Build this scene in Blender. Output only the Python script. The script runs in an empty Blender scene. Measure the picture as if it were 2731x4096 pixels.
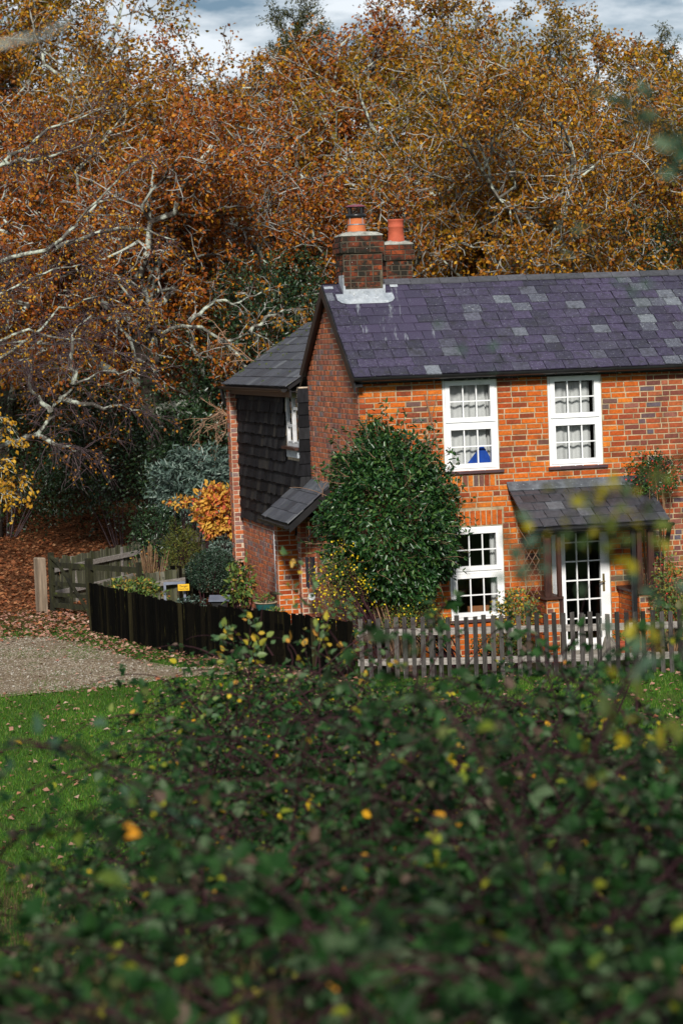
import bpy, math, random
import numpy as np
from mathutils import Matrix, Vector

# ------------------------------------------------------------------ camera, sky, sun, exposure
SC = bpy.context.scene
COL = SC.collection
PW, PH, FPX = 2731.0, 4096.0, 9672.0
PITCH, ROLL, CAMZ = math.radians(3.95), math.radians(2.2), 4.7
FWD = np.array([0, math.cos(PITCH), -math.sin(PITCH)])
_r0 = np.array([1.0, 0, 0]); _u0 = np.cross(_r0, FWD)
RGT = math.cos(ROLL)*_r0 - math.sin(ROLL)*_u0
UPV = math.sin(ROLL)*_r0 + math.cos(ROLL)*_u0
CAM = np.array([0, 0, CAMZ])
cam = bpy.data.cameras.new('camera')
cam_ob = bpy.data.objects.new('camera', cam); COL.objects.link(cam_ob)
m = Matrix.Identity(4)
for i in range(3):
    m[i][0] = RGT[i]; m[i][1] = UPV[i]; m[i][2] = -FWD[i]; m[i][3] = CAM[i]
cam_ob.matrix_world = m
cam.sensor_fit = 'VERTICAL'; cam.sensor_height = 36.0; cam.lens = 85.0
cam.clip_start = 0.1; cam.clip_end = 3000
cam.dof.use_dof = True; cam.dof.focus_distance = 36.0; cam.dof.aperture_fstop = 3.2
SC.camera = cam_ob

TH = math.radians(12.7)                       # the cottage front is turned this far from the camera's own right
E1 = np.array([math.cos(TH), math.sin(TH), 0]); E2 = np.array([-math.sin(TH), math.cos(TH), 0])

def at(x, y, Y):                              # a direction seen in the photograph, taken to the distance Y
    d = FWD + RGT*(x-PW/2)/FPX - UPV*(y-PH/2)/FPX
    return CAM + d*(Y/d[1])
K = at(1430, 1525, 35.0); K[2] = 0
def loc(u, v, z): return K + E1*u + E2*v + np.array([0, 0, z])

SUN_DIR = -E2*1.0 - E1*0.24 + np.array([0, 0, 0.60])     # towards the sun
SUN_DIR /= np.linalg.norm(SUN_DIR)
sun = bpy.data.lights.new('sun', 'SUN'); sun.energy = 4.8; sun.angle = math.radians(7.0); sun.color = (1, .95, .87)
sun_ob = bpy.data.objects.new('sun', sun); COL.objects.link(sun_ob)
sun_ob.rotation_euler = Vector(SUN_DIR).to_track_quat('Z', 'Y').to_euler()

world = bpy.data.worlds.new('World'); SC.world = world; world.use_nodes = True
nt = world.node_tree; nt.nodes.clear()
sky = nt.nodes.new('ShaderNodeTexSky'); sky.sky_type = 'NISHITA'; sky.sun_disc = False; sky.dust_density = .3; sky.ozone_density = 3.0
sky.sun_elevation = math.asin(SUN_DIR[2]); sky.sun_rotation = math.atan2(SUN_DIR[0], SUN_DIR[1])
tc = nt.nodes.new('ShaderNodeTexCoord'); mp = nt.nodes.new('ShaderNodeMapping'); mp.inputs['Scale'].default_value = (3, 3, 11); mp.inputs['Location'].default_value = (4.07, 10.01, 5.83)
nz = nt.nodes.new('ShaderNodeTexNoise'); nz.inputs['Scale'].default_value = 2.3; nz.inputs['Detail'].default_value = 7; nz.inputs['Roughness'].default_value = .6
rp = nt.nodes.new('ShaderNodeValToRGB'); rp.color_ramp.elements[0].position = .42; rp.color_ramp.elements[1].position = .58
mx = nt.nodes.new('ShaderNodeMix'); mx.data_type = 'RGBA'; mx.inputs['B'].default_value = (17.5, 18.8, 20.0, 1)
bg = nt.nodes.new('ShaderNodeBackground'); bg.inputs['Strength'].default_value = .050
wo = nt.nodes.new('ShaderNodeOutputWorld')
L = nt.links.new
L(tc.outputs['Generated'], mp.inputs['Vector']); L(mp.outputs['Vector'], nz.inputs['Vector']); L(nz.outputs['Fac'], rp.inputs['Fac'])
L(sky.outputs['Color'], mx.inputs['A']); L(rp.outputs['Color'], mx.inputs['Factor'])
L(mx.outputs['Result'], bg.inputs['Color']); L(bg.outputs['Background'], wo.inputs['Surface'])

SC.view_settings.view_transform = 'Standard'; SC.view_settings.look = 'None'
SC.view_settings.exposure = 0.0; SC.view_settings.gamma = 1.0
SC.cycles.max_bounces = 6; SC.cycles.diffuse_bounces = 2; SC.cycles.glossy_bounces = 2
SC.cycles.transmission_bounces = 4; SC.cycles.transparent_max_bounces = 8
SC.cycles.use_denoising = True
SC.cycles.caustics_reflective = False; SC.cycles.caustics_refractive = False

RND = random.Random(7)
NPR = np.random.default_rng(11)

# ------------------------------------------------------------------ helpers
def tag(o, label=None, cat=None, group=None, kind=None):
    if label: o['label'] = label
    if cat: o['category'] = cat
    if group: o['group'] = group
    if kind: o['kind'] = kind
    return o

def link(name, me, mat=None, parent=None):
    o = bpy.data.objects.new(name, me); COL.objects.link(o)
    if mat is not None and me is not None and not me.materials: me.materials.append(mat)
    if parent is not None: o.parent = parent
    return o

def empty(name, p=(0, 0, 0), rz=0.0):
    o = bpy.data.objects.new(name, None); COL.objects.link(o)
    o.location = tuple(float(a) for a in p); o.rotation_euler = (0, 0, rz); o.empty_display_size = .2
    return o

def mesh_np(name, V, tris=None, quads=None, smooth=False):
    me = bpy.data.meshes.new(name)
    V = np.asarray(V, np.float32).reshape(-1, 3)
    parts, sizes = [], []
    if tris is not None and len(tris): parts.append(np.asarray(tris, np.int32).ravel()); sizes.append(np.full(len(tris), 3, np.int32))
    if quads is not None and len(quads): parts.append(np.asarray(quads, np.int32).ravel()); sizes.append(np.full(len(quads), 4, np.int32))
    lv = np.concatenate(parts); sz = np.concatenate(sizes)
    me.vertices.add(len(V)); me.vertices.foreach_set('co', V.ravel())
    me.loops.add(len(lv)); me.loops.foreach_set('vertex_index', lv)
    me.polygons.add(len(sz)); st = np.concatenate([[0], np.cumsum(sz)[:-1]]).astype(np.int32)
    me.polygons.foreach_set('loop_start', st); me.polygons.foreach_set('loop_total', sz)
    if smooth: me.polygons.foreach_set('use_smooth', np.ones(len(sz), bool))
    me.update(calc_edges=True)
    return me

def FRONT(a, z, o): return (a, -o, z)          # a wall facing the camera: along u, up, out
def SIDE(a, z, o): return (-o, a, z)           # a wall facing left: along v, up, out

class MB:
    def __init__(s): s.v = []; s.f = []
    def add(s, vs, fs):
        n = len(s.v); s.v += [tuple(map(float, p)) for p in vs]; s.f += [tuple(n+i for i in q) for q in fs]; return s
    def box(s, x0, x1, y0, y1, z0, z1, M=None):
        vs = [(x0,y0,z0),(x1,y0,z0),(x1,y1,z0),(x0,y1,z0),(x0,y0,z1),(x1,y0,z1),(x1,y1,z1),(x0,y1,z1)]
        if M: vs = [M(*p) for p in vs]
        return s.add(vs, [(0,3,2,1),(4,5,6,7),(0,1,5,4),(1,2,6,5),(2,3,7,6),(3,0,4,7)])
    def hexa(s, p8): return s.add(p8, [(0,3,2,1),(4,5,6,7),(0,1,5,4),(1,2,6,5),(2,3,7,6),(3,0,4,7)])
    def bar(s, A, B, w, h, up=(0,0,1)):        # a rectangular bar from A to B
        A = np.array(A, float); B = np.array(B, float); d = B-A; d /= np.linalg.norm(d)
        up = np.array(up, float); sd = np.cross(d, up); sd /= np.linalg.norm(sd); up = np.cross(sd, d)
        vs = []
        for P in (A, B):
            for a, b in ((-1,-1),(1,-1),(1,1),(-1,1)): vs.append(P+sd*a*w/2+up*b*h/2)
        return s.add(vs, [(0,3,2,1),(4,5,6,7),(0,1,5,4),(1,2,6,5),(2,3,7,6),(3,0,4,7)])
    def tube(s, pts, rad, n=6, cap=True):
        pts = [np.array(p, float) for p in pts]
        if not hasattr(rad, '__len__'): rad = [rad]*len(pts)
        base = len(s.v); ref = None
        for i, p in enumerate(pts):
            d = pts[min(i+1, len(pts)-1)]-pts[max(i-1, 0)]; d /= (np.linalg.norm(d)+1e-9)
            if ref is None: ref = np.array([0,0,1.]) if abs(d[2]) < .9 else np.array([1.,0,0])
            a = np.cross(d, ref); a /= np.linalg.norm(a); b = np.cross(d, a); ref = -b if False else ref
            for k in range(n):
                t = 2*math.pi*k/n; s.v.append(tuple(p+(a*math.cos(t)+b*math.sin(t))*rad[i]))
        for i in range(len(pts)-1):
            for k in range(n):
                k2 = (k+1) % n; s.f.append((base+i*n+k, base+i*n+k2, base+(i+1)*n+k2, base+(i+1)*n+k))
        if cap:
            s.f.append(tuple(base+k for k in range(n))[::-1]); s.f.append(tuple(base+(len(pts)-1)*n+k for k in range(n)))
        return s
    def lathe(s, prof, c=(0,0,0), n=20):
        base = len(s.v)
        for r, z in prof:
            for k in range(n):
                t = 2*math.pi*k/n; s.v.append((c[0]+r*math.cos(t), c[1]+r*math.sin(t), c[2]+z))
        for i in range(len(prof)-1):
            for k in range(n):
                k2 = (k+1) % n; s.f.append((base+i*n+k, base+i*n+k2, base+(i+1)*n+k2, base+(i+1)*n+k))
        return s
    def mesh(s, name, smooth=False):
        me = bpy.data.meshes.new(name); me.from_pydata(s.v, [], s.f); me.update()
        if smooth: me.polygons.foreach_set('use_smooth', [True]*len(me.polygons))
        return me
    def build(s, name, mat, parent=None, smooth=False): return link(name, s.mesh(name, smooth), mat, parent)

# ------------------------------------------------------------------ materials
def ramp(nd, cols):
    cr = nd.color_ramp
    while len(cr.elements) < len(cols): cr.elements.new(.5)
    for e, c in zip(cr.elements, cols):
        e.position = c[0]; e.color = (c[1][0], c[1][1], c[1][2], 1)

def make_mat(name, cols, rnd=None, nscale=8.0, namt=.35, rough=.8, bscale=None, bump=0.0, transl=0.0, spec=.3,
             stretch=(1,1,1), spots=None, spots2=None, metal=0.0, detail=5.0, constant=False, offset_rnd=False):
    M = bpy.data.materials.new(name); M.use_nodes = True; t = M.node_tree; N = t.nodes; N.clear(); L = t.links.new
    out = N.new('ShaderNodeOutputMaterial'); P = N.new('ShaderNodeBsdfPrincipled')
    geo = N.new('ShaderNodeNewGeometry'); mapn = N.new('ShaderNodeMapping'); mapn.inputs['Scale'].default_value = stretch
    L(geo.outputs['Position'], mapn.inputs['Vector'])
    if rnd:
        oi = N.new('ShaderNodeObjectInfo'); ad = N.new('ShaderNodeMath'); ad.operation = 'ADD'; fr = N.new('ShaderNodeMath'); fr.operation = 'FRACT'
        if rnd in ('both', 'object'): L(oi.outputs['Random'], ad.inputs[0])
        else: ad.inputs[0].default_value = 0
        if rnd in ('both', 'island'): L(geo.outputs['Random Per Island'], ad.inputs[1])
        else: ad.inputs[1].default_value = 0
        L(ad.outputs[0], fr.inputs[0])
        rd = N.new('ShaderNodeValToRGB'); ramp(rd, cols); L(fr.outputs[0], rd.inputs['Fac']); col = rd.outputs['Color']
        if constant: rd.color_ramp.interpolation = 'CONSTANT'
        if offset_rnd:
            cb = N.new('ShaderNodeVectorMath'); cb.operation = 'SCALE'; cb.inputs[0].default_value = (37, 17, 53)
            L(fr.outputs[0], cb.inputs['Scale']); av = N.new('ShaderNodeVectorMath'); av.operation = 'ADD'
            L(geo.outputs['Position'], av.inputs[0]); L(cb.outputs[0], av.inputs[1]); L(av.outputs[0], mapn.inputs['Vector'])
    else:
        nb = N.new('ShaderNodeTexNoise'); nb.inputs['Scale'].default_value = nscale*.37; nb.inputs['Detail'].default_value = 3
        L(mapn.outputs['Vector'], nb.inputs['Vector'])
        mr = N.new('ShaderNodeMapRange'); mr.inputs['From Min'].default_value = .3; mr.inputs['From Max'].default_value = .7
        L(nb.outputs['Fac'], mr.inputs['Value'])
        rd = N.new('ShaderNodeValToRGB'); ramp(rd, cols); L(mr.outputs['Result'], rd.inputs['Fac']); col = rd.outputs['Color']
    if namt > 0:
        n1 = N.new('ShaderNodeTexNoise'); n1.inputs['Scale'].default_value = nscale; n1.inputs['Detail'].default_value = detail; n1.inputs['Roughness'].default_value = .65
        L(mapn.outputs['Vector'], n1.inputs['Vector'])
        m1 = N.new('ShaderNodeMapRange'); m1.inputs['From Min'].default_value = .25; m1.inputs['From Max'].default_value = .75
        m1.inputs['To Min'].default_value = 1-namt; m1.inputs['To Max'].default_value = 1+namt*.8
        L(n1.outputs['Fac'], m1.inputs['Value'])
        vm = N.new('ShaderNodeVectorMath'); vm.operation = 'SCALE'; L(col, vm.inputs[0]); L(m1.outputs['Result'], vm.inputs['Scale']); col = vm.outputs[0]
    for sp in (spots, spots2):
        if not sp: continue
        c, sc_, lo, hi = sp[:4]
        n2 = N.new('ShaderNodeTexNoise'); n2.inputs['Scale'].default_value = sc_; n2.inputs['Detail'].default_value = 4; n2.inputs['Roughness'].default_value = .7
        L((mapn if len(sp) > 4 else geo).outputs[0 if len(sp) > 4 else 'Position'], n2.inputs['Vector'])
        m2 = N.new('ShaderNodeMapRange'); m2.inputs['From Min'].default_value = lo; m2.inputs['From Max'].default_value = hi; L(n2.outputs['Fac'], m2.inputs['Value'])
        mm = N.new('ShaderNodeMix'); mm.data_type = 'RGBA'; L(m2.outputs['Result'], mm.inputs['Factor']); L(col, mm.inputs['A']); mm.inputs['B'].default_value = (*c, 1); col = mm.outputs['Result']
    L(col, P.inputs['Base Color']); P.inputs['Roughness'].default_value = rough; P.inputs['Specular IOR Level'].default_value = spec; P.inputs['Metallic'].default_value = metal
    if bump > 0:
        n3 = N.new('ShaderNodeTexNoise'); n3.inputs['Scale'].default_value = bscale or nscale*3; n3.inputs['Detail'].default_value = 4
        L(mapn.outputs['Vector'], n3.inputs['Vector'])
        b = N.new('ShaderNodeBump'); b.inputs['Strength'].default_value = bump; b.inputs['Distance'].default_value = .01; L(n3.outputs['Fac'], b.inputs['Height']); L(b.outputs['Normal'], P.inputs['Normal'])
    sh = P.outputs['BSDF']
    if transl > 0:
        tr = N.new('ShaderNodeBsdfTranslucent'); L(col, tr.inputs['Color'])
        ms = N.new('ShaderNodeMixShader'); ms.inputs['Fac'].default_value = transl; L(sh, ms.inputs[1]); L(tr.outputs[0], ms.inputs[2]); sh = ms.outputs[0]
    L(sh, out.inputs['Surface'])
    return M

def make_glass():
    M = bpy.data.materials.new('window_glass'); M.use_nodes = True; t = M.node_tree; N = t.nodes; N.clear(); L = t.links.new
    out = N.new('ShaderNodeOutputMaterial'); tr = N.new('ShaderNodeBsdfTransparent'); gl = N.new('ShaderNodeBsdfGlossy'); gl.inputs['Roughness'].default_value = .03
    tr.inputs['Color'].default_value = (.9, .92, .92, 1)
    fr = N.new('ShaderNodeFresnel'); fr.inputs['IOR'].default_value = 1.5; mx = N.new('ShaderNodeMixShader')
    L(fr.outputs[0], mx.inputs[0]); L(tr.outputs[0], mx.inputs[1]); L(gl.outputs[0], mx.inputs[2]); L(mx.outputs[0], out.inputs['Surface'])
    return M

MT = {}
BR_FRONT = [(0,(.47,.092,.010)),(.25,(.57,.128,.012)),(.45,(.39,.060,.010)),(.62,(.62,.175,.018)),(.80,(.32,.052,.011)),(.91,(.22,.046,.016)),(.965,(.12,.085,.080)),(.97,(.40,.10,.03)),(1,(.42,.10,.03))]
MT['brick'] = make_mat('front_brick', BR_FRONT, 'both', 28, .38, .9, 90, .5, spots=((.085,.036,.022), 2.2, .52, .82), spots2=((.62,.52,.40), 30, .72, .79))
BR_FLEM = [(0,(.34,.070,.024)),(.3,(.42,.095,.026)),(.5,(.24,.048,.024)),(.70,(.14,.05,.04)),(.82,(.10,.09,.115)),(.9,(.40,.10,.03)),(1,(.20,.05,.03))]
MT['brick_flemish'] = make_mat('flemish_brick', BR_FLEM, 'both', 28, .38, .9, 90, .5, spots=((.06,.038,.03), 2.2, .50, .80))
BR_SIDE = [(0,(.38,.115,.055)),(.3,(.27,.085,.055)),(.5,(.45,.13,.045)),(.66,(.22,.085,.065)),(.8,(.21,.16,.16)),(.9,(.50,.12,.03)),(1,(.38,.17,.11))]  # gable bricks duller and purpler, with the side's shade put into the colour
MT['brick_side'] = make_mat('side_brick', BR_SIDE, 'both', 28, .35, .9, 90, .5, spots=((.10,.06,.05), 8, .62, .80))
BR_CHIM = [(0,(.15,.034,.014)),(.3,(.30,.062,.016)),(.5,(.08,.020,.012)),(.7,(.20,.042,.015)),(.85,(.05,.018,.012)),(1,(.34,.085,.022))]
MT['brick_chimney'] = make_mat('chimney_brick', BR_CHIM, 'both', 25, .45, .95, 90, .5, spots=((.016,.014,.010), 4, .38, .56), spots2=((.55,.55,.48), 26, .68, .74))
MT['mortar'] = make_mat('lime_mortar', [(0,(.30,.225,.13)),(1,(.50,.39,.25))], None, 14, .35, .95, 80, .5, spots=((.16,.11,.07), 3, .56, .74))
MT['mortar_side'] = make_mat('grey_mortar', [(0,(.42,.33,.24)),(1,(.62,.51,.39))], None, 14, .35, .95, 80, .5)
MT['mortar_dark'] = make_mat('sooty_mortar', [(0,(.04,.034,.025)),(1,(.12,.10,.07))], None, 14, .4, .95, 80, .5)
MT['slate'] = make_mat('roof_slate', [(0,(.038,.032,.062)),(.30,(.056,.044,.086)),(.55,(.028,.026,.044)),(.84,(.046,.038,.070)),(.92,(.06,.058,.085)),(.955,(.10,.105,.13)),(.975,(.16,.175,.20)),(1,(.05,.042,.075))],
    'object', 20, .6, .62, 55, .8, spec=.35, spots=((.24,.26,.28), 42, .60, .70), spots2=((.026,.025,.030), 6, .52, .70))
MT['slate_pale'] = make_mat('lichened_slate', [(0,(.055,.056,.080)),(.6,(.085,.090,.115)),(1,(.14,.155,.175))], 'object', 20, .5, .7, 55, .6, spec=.3, spots=((.36,.38,.38), 40, .58, .70), spots2=((.05,.05,.06), 8, .55, .72))
MT['slate_stained'] = make_mat('lime_streaked_slate', [(0,(.040,.034,.064)),(1,(.056,.044,.086))], 'object', 22, .45, .62, 55, .6, spec=.4, stretch=(9,1.2,1.2), spots=((.24,.26,.29), 1.1, .57, .68, 1), spots2=((.25,.27,.28), 38, .63, .74))
MT['slate_grey'] = make_mat('wing_slate', [(0,(.045,.048,.060)),(.5,(.070,.073,.088)),(.8,(.034,.034,.043)),(1,(.12,.127,.14))], 'object', 14, .4, .6, 50, .6, spec=.4, spots=((.05,.06,.02), 10, .63, .70), spots2=((.30,.31,.32), 30, .70, .78))
MT['slate_dark'] = make_mat('porch_slate', [(0,(.035,.036,.044)),(.5,(.060,.060,.072)),(.8,(.028,.028,.033)),(1,(.11,.115,.13))], 'object', 16, .45, .5, 50, .6, spec=.5, spots=((.22,.22,.23), 22, .68, .76))
MT['ridge'] = make_mat('ridge_tile', [(0,(.05,.052,.06)),(1,(.085,.085,.10))], 'object', 12, .4, .8, 50, .5, spots=((.35,.36,.36), 30, .70, .76))
MT['tile_black'] = make_mat('black_hung_tile', [(0,(.006,.006,.007)),(.5,(.012,.012,.015)),(.8,(.022,.022,.024)),(1,(.034,.030,.026))], 'object', 9, .65, .75, 40, .4, stretch=(3,3,.5), spec=.12)
MT['black'] = make_mat('black_paint', [(0,(.010,.010,.011)),(1,(.018,.018,.019))], None, 8, .3, .35, spec=.4)
MT['white'] = make_mat('white_upvc', [(0,(.78,.79,.80)),(1,(.83,.83,.83))], None, 3, .04, .35, spec=.5)
MT['white_old'] = make_mat('old_white_paint', [(0,(.50,.50,.52)),(1,(.66,.66,.67))], None, 9, .25, .6, spec=.3, spots=((.25,.2,.15), 30, .68, .76))
MT['sill'] = make_mat('plum_sill', [(0,(.055,.030,.034)),(1,(.08,.045,.05))], None, 9, .3, .5)
MT['brown_wood'] = make_mat('brown_stained_wood', [(0,(.035,.014,.010)),(1,(.06,.022,.015))], None, 20, .4, .5, stretch=(8,8,1))
MT['glass'] = make_glass()
MT['lead'] = make_mat('sheet_lead', [(0,(.24,.27,.31)),(1,(.42,.45,.48))], None, 12, .35, .6, spots=((.13,.12,.10), 20, .60, .72), spots2=((.66,.69,.70), 16, .60, .72))
MT['lead_dull'] = make_mat('dull_lead', [(0,(.055,.06,.07)),(1,(.15,.165,.185))], None, 12, .4, .5, spots=((.45,.5,.56), 30, .62, .72))
MT['cement'] = make_mat('cement_flaunching', [(0,(.24,.24,.21)),(1,(.42,.42,.38))], None, 20, .4, .95, 60, .6, spots=((.06,.07,.04), 12, .58, .7))
MT['terracotta'] = make_mat('terracotta', [(0,(.44,.11,.035)),(1,(.56,.17,.06))], None, 9, .18, .75, 40, .15)
MT['terracotta_red'] = make_mat('red_terracotta', [(0,(.36,.07,.035)),(1,(.46,.10,.05))], None, 9, .2, .75, 40, .15)
MT['steel'] = make_mat('steel_band', [(0,(.5,.5,.52)),(1,(.6,.6,.62))], None, 9, .1, .3, metal=1)
MT['cowl'] = make_mat('cowl_maroon', [(0,(.16,.04,.06)),(1,(.22,.06,.08))], None, 9, .2, .35)
MT['curtain'] = make_mat('net_curtain', [(0,(.70,.70,.70)),(1,(.80,.80,.79))], None, 3, .12, .95, transl=.25)
MT['blue_cloth'] = make_mat('blue_cloth', [(0,(.01,.05,.30)),(1,(.015,.08,.42))], None, 9, .3, .9)
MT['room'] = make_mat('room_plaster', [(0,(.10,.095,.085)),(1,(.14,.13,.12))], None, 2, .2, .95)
MT['interior_wood'] = make_mat('interior_wood', [(0,(.25,.10,.04)),(1,(.34,.15,.06))], None, 6, .3, .6)
MT['fence_dark'] = make_mat('dark_stained_board', [(0,(.0018,.0018,.0015)),(.6,(.004,.0035,.0026)),(.85,(.008,.0065,.004)),(.95,(.016,.013,.006)),(1,(.05,.043,.02))], 'object', 30, .8, .95, stretch=(9,9,.25), spots=((.12,.105,.028), 8, .64, .72, 1), bump=.5, spec=.04)
MT['picket'] = make_mat('weathered_picket', [(0,(.042,.037,.034)),(.4,(.070,.062,.057)),(.7,(.018,.016,.014)),(1,(.115,.10,.09))], 'object', 26, .75, .9, stretch=(5,5,.25), bump=.6, bscale=50, spots=((.26,.25,.24), 14, .60, .74, 1))
MT['rail'] = make_mat('pale_weathered_rail', [(0,(.22,.195,.175)),(1,(.38,.35,.325))], None, 22, .4, .9, stretch=(.5,2,6), bump=.4, spots=((.10,.09,.085), 30, .58, .70))
MT['oak_post'] = make_mat('new_oak_post', [(0,(.13,.095,.065)),(1,(.29,.22,.16))], None, 7, .4, .85, stretch=(5,5,.4), spots=((.09,.06,.045), 6, .60, .75, 1))
MT['gate_wood'] = make_mat('mossy_gate_wood', [(0,(.010,.0095,.006)),(1,(.030,.030,.011))], None, 12, .5, .9, stretch=(2,2,.6), spots=((.08,.10,.012), 5, .60, .74))
MT['paling'] = make_mat('green_weathered_paling', [(0,(.07,.07,.045)),(.5,(.12,.12,.08)),(.8,(.045,.048,.024)),(1,(.20,.19,.15))], 'object', 12, .5, .9, stretch=(4,4,.4), spots=((.10,.12,.02), 7, .55, .72, 1))
MT['bark'] = make_mat('oak_bark', [(0,(.030,.024,.019)),(1,(.085,.070,.058))], None, 8, .5, .95, 30, .6, spots=((.46,.49,.42), 3.0, .46, .56))
MT['bark_trunk'] = make_mat('trunk_bark', [(0,(.022,.018,.014)),(1,(.065,.052,.042))], None, 8, .5, .95, 30, .7, stretch=(1,1,.4), spots=((.22,.24,.19), 3.0, .56, .70))
MT['bark_pale'] = make_mat('lichened_bark', [(0,(.045,.038,.032)),(1,(.15,.14,.12))], None, 8, .5, .95, 30, .5, spots=((.42,.46,.38), 5, .48, .60))
MT['twig_purple'] = make_mat('purple_twig', [(0,(.055,.036,.040)),(1,(.11,.075,.08))], None, 6, .4, .9)
MT['twig_grey'] = make_mat('grey_twig', [(0,(.10,.09,.08)),(1,(.46,.46,.42))], None, 5, .4, .9)
MT['stem'] = make_mat('bramble_cane', [(0,(.014,.006,.008)),(1,(.055,.024,.028))], None, 6, .4, .7, spec=.06)
MT['dry_stem'] = make_mat('dry_stem', [(0,(.12,.065,.035)),(1,(.28,.17,.09))], 'island', 10, .3, .9)
MT['vine'] = make_mat('pale_vine', [(0,(.22,.12,.075)),(1,(.36,.22,.14))], None, 10, .3, .9)
def leafmat(name, cols, transl=.28, rough=.6, spec=.3): return make_mat(name, cols, 'island', 6, .25, rough, transl=transl, spec=spec)
MT['leaf_rust'] = leafmat('rust_oak_leaf', [(0,(.32,.080,.006)),(.3,(.14,.028,.004)),(.5,(.42,.12,.007)),(.7,(.08,.020,.004)),(.88,(.54,.21,.010)),(1,(.10,.085,.006))], .2)
MT['leaf_gold'] = leafmat('gold_oak_leaf', [(0,(.38,.14,.006)),(.25,(.18,.050,.004)),(.5,(.48,.22,.008)),(.68,(.12,.10,.006)),(.84,(.17,.042,.004)),(1,(.60,.34,.012))], .22)
MT['leaf_olive'] = leafmat('olive_oak_leaf', [(0,(.36,.16,.006)),(.3,(.12,.10,.005)),(.5,(.50,.26,.008)),(.7,(.17,.060,.004)),(1,(.17,.16,.007))], .25)
MT['leaf_yellow'] = leafmat('yellow_beech_leaf', [(0,(.55,.28,.02)),(.5,(.62,.38,.03)),(1,(.45,.20,.02))], .35)
MT['leaf_pine'] = leafmat('dark_evergreen_leaf', [(0,(.030,.038,.010)),(.6,(.055,.060,.014)),(1,(.09,.085,.02))], .15)
MT['leaf_holly'] = leafmat('holly_leaf', [(0,(.007,.022,.008)),(.5,(.013,.036,.013)),(.8,(.024,.058,.018)),(1,(.06,.10,.04))], .08, .35, .5)
MT['leaf_laurel'] = leafmat('laurel_leaf', [(0,(.05,.085,.07)),(.5,(.075,.12,.095)),(1,(.12,.17,.14))], .1, .4, .5)
MT['leaf_camellia'] = leafmat('camellia_leaf', [(0,(.008,.032,.009)),(.4,(.015,.055,.013)),(.75,(.030,.085,.018)),(1,(.075,.14,.03))], .08, .34, .45)
MT['leaf_bramble'] = leafmat('bramble_leaf', [(0,(.004,.018,.004)),(.35,(.010,.040,.008)),(.56,(.026,.072,.018)),(.66,(.004,.010,.003)),(.80,(.085,.13,.065)),(.89,(.015,.035,.01)),(.93,(.08,.05,.035)),(.95,(.13,.09,.07)),(.97,(.08,.13,.02)),(.990,(.26,.26,.015)),(.995,(.58,.40,.015)),(1,(.52,.20,.02))], .12, .55, .10)
MT['leaf_spray'] = leafmat('turning_leaf', [(0,(.06,.13,.05)),(.4,(.11,.19,.07)),(.65,(.22,.27,.05)),(.8,(.55,.42,.03)),(1,(.55,.25,.04))], .35, .45, .4)
MT['leaf_yellowgreen'] = leafmat('yellow_green_leaf', [(0,(.40,.32,.012)),(.3,(.30,.26,.02)),(.5,(.14,.17,.03)),(.8,(.05,.10,.03)),(1,(.10,.13,.04))], .3, .5, .15)
MT['leaf_dull'] = leafmat('dull_green_leaf', [(0,(.03,.075,.04)),(.6,(.05,.11,.06)),(1,(.10,.15,.08))], .3, .5)
MT['leaf_orange'] = leafmat('orange_shrub_leaf', [(0,(.64,.30,.04)),(.4,(.70,.44,.07)),(.7,(.62,.22,.05)),(.92,(.58,.08,.07)),(1,(.6,.48,.08))], .35)
MT['leaf_mixed'] = leafmat('garden_leaf', [(0,(.05,.11,.025)),(.4,(.09,.16,.035)),(.7,(.14,.18,.04)),(.85,(.35,.28,.04)),(1,(.30,.08,.03))], .2)
MT['leaf_box'] = leafmat('box_leaf', [(0,(.008,.024,.012)),(.6,(.016,.040,.020)),(1,(.05,.09,.055))], .08, .4, .4)
MT['leaf_conifer'] = leafmat('conifer_leaf', [(0,(.05,.07,.012)),(.6,(.09,.10,.015)),(1,(.16,.15,.02))], .15)
MT['flower_yellow'] = leafmat('yellow_flower', [(0,(.72,.50,.015)),(1,(.80,.62,.02))], .25)
MT['flower_red'] = leafmat('red_berry', [(0,(.5,.02,.02)),(1,(.6,.05,.03))], .1)
MT['fallen'] = leafmat('fallen_leaf', [(0,(.26,.12,.085)),(.3,(.34,.18,.13)),(.5,(.18,.060,.035)),(.7,(.42,.25,.19)),(.85,(.28,.085,.03)),(1,(.50,.34,.27))], .05, .8)
MT['fallen_rust'] = leafmat('woodland_litter', [(0,(.20,.060,.020)),(.3,(.27,.09,.03)),(.5,(.12,.035,.014)),(.7,(.30,.12,.045)),(.88,(.38,.19,.09)),(1,(.30,.07,.02))], .05, .85)
MT['grass'] = make_mat('grass_blade', [(0,(.045,.125,.008)),(.4,(.070,.19,.011)),(.7,(.040,.095,.008)),(.9,(.13,.20,.022)),(1,(.22,.19,.07))], 'island', 1.1, .55, .6, transl=.3)
MT['grass_dry'] = leafmat('dry_grass_blade', [(0,(.10,.065,.03)),(.4,(.17,.115,.055)),(.6,(.05,.07,.015)),(1,(.07,.04,.018))], .3, .7)
MT['stone'] = make_mat('gravel_stone', [(0,(.20,.15,.10)),(.5,(.30,.25,.185)),(.8,(.12,.085,.055)),(1,(.50,.46,.39))], 'island', 20, .2, .9)
MT['boulder'] = make_mat('boulder_stone', [(0,(.20,.18,.15)),(1,(.36,.33,.28))], None, 9, .4, .95, 30, .8)
MT['pot_teal'] = make_mat('teal_glaze', [(0,(.012,.055,.055)),(1,(.02,.09,.085))], None, 6, .4, .25, spec=.5)
MT['pot_rim'] = make_mat('pot_rim_glaze', [(0,(.30,.22,.15)),(1,(.40,.31,.22))], None, 9, .2, .5)
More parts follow.
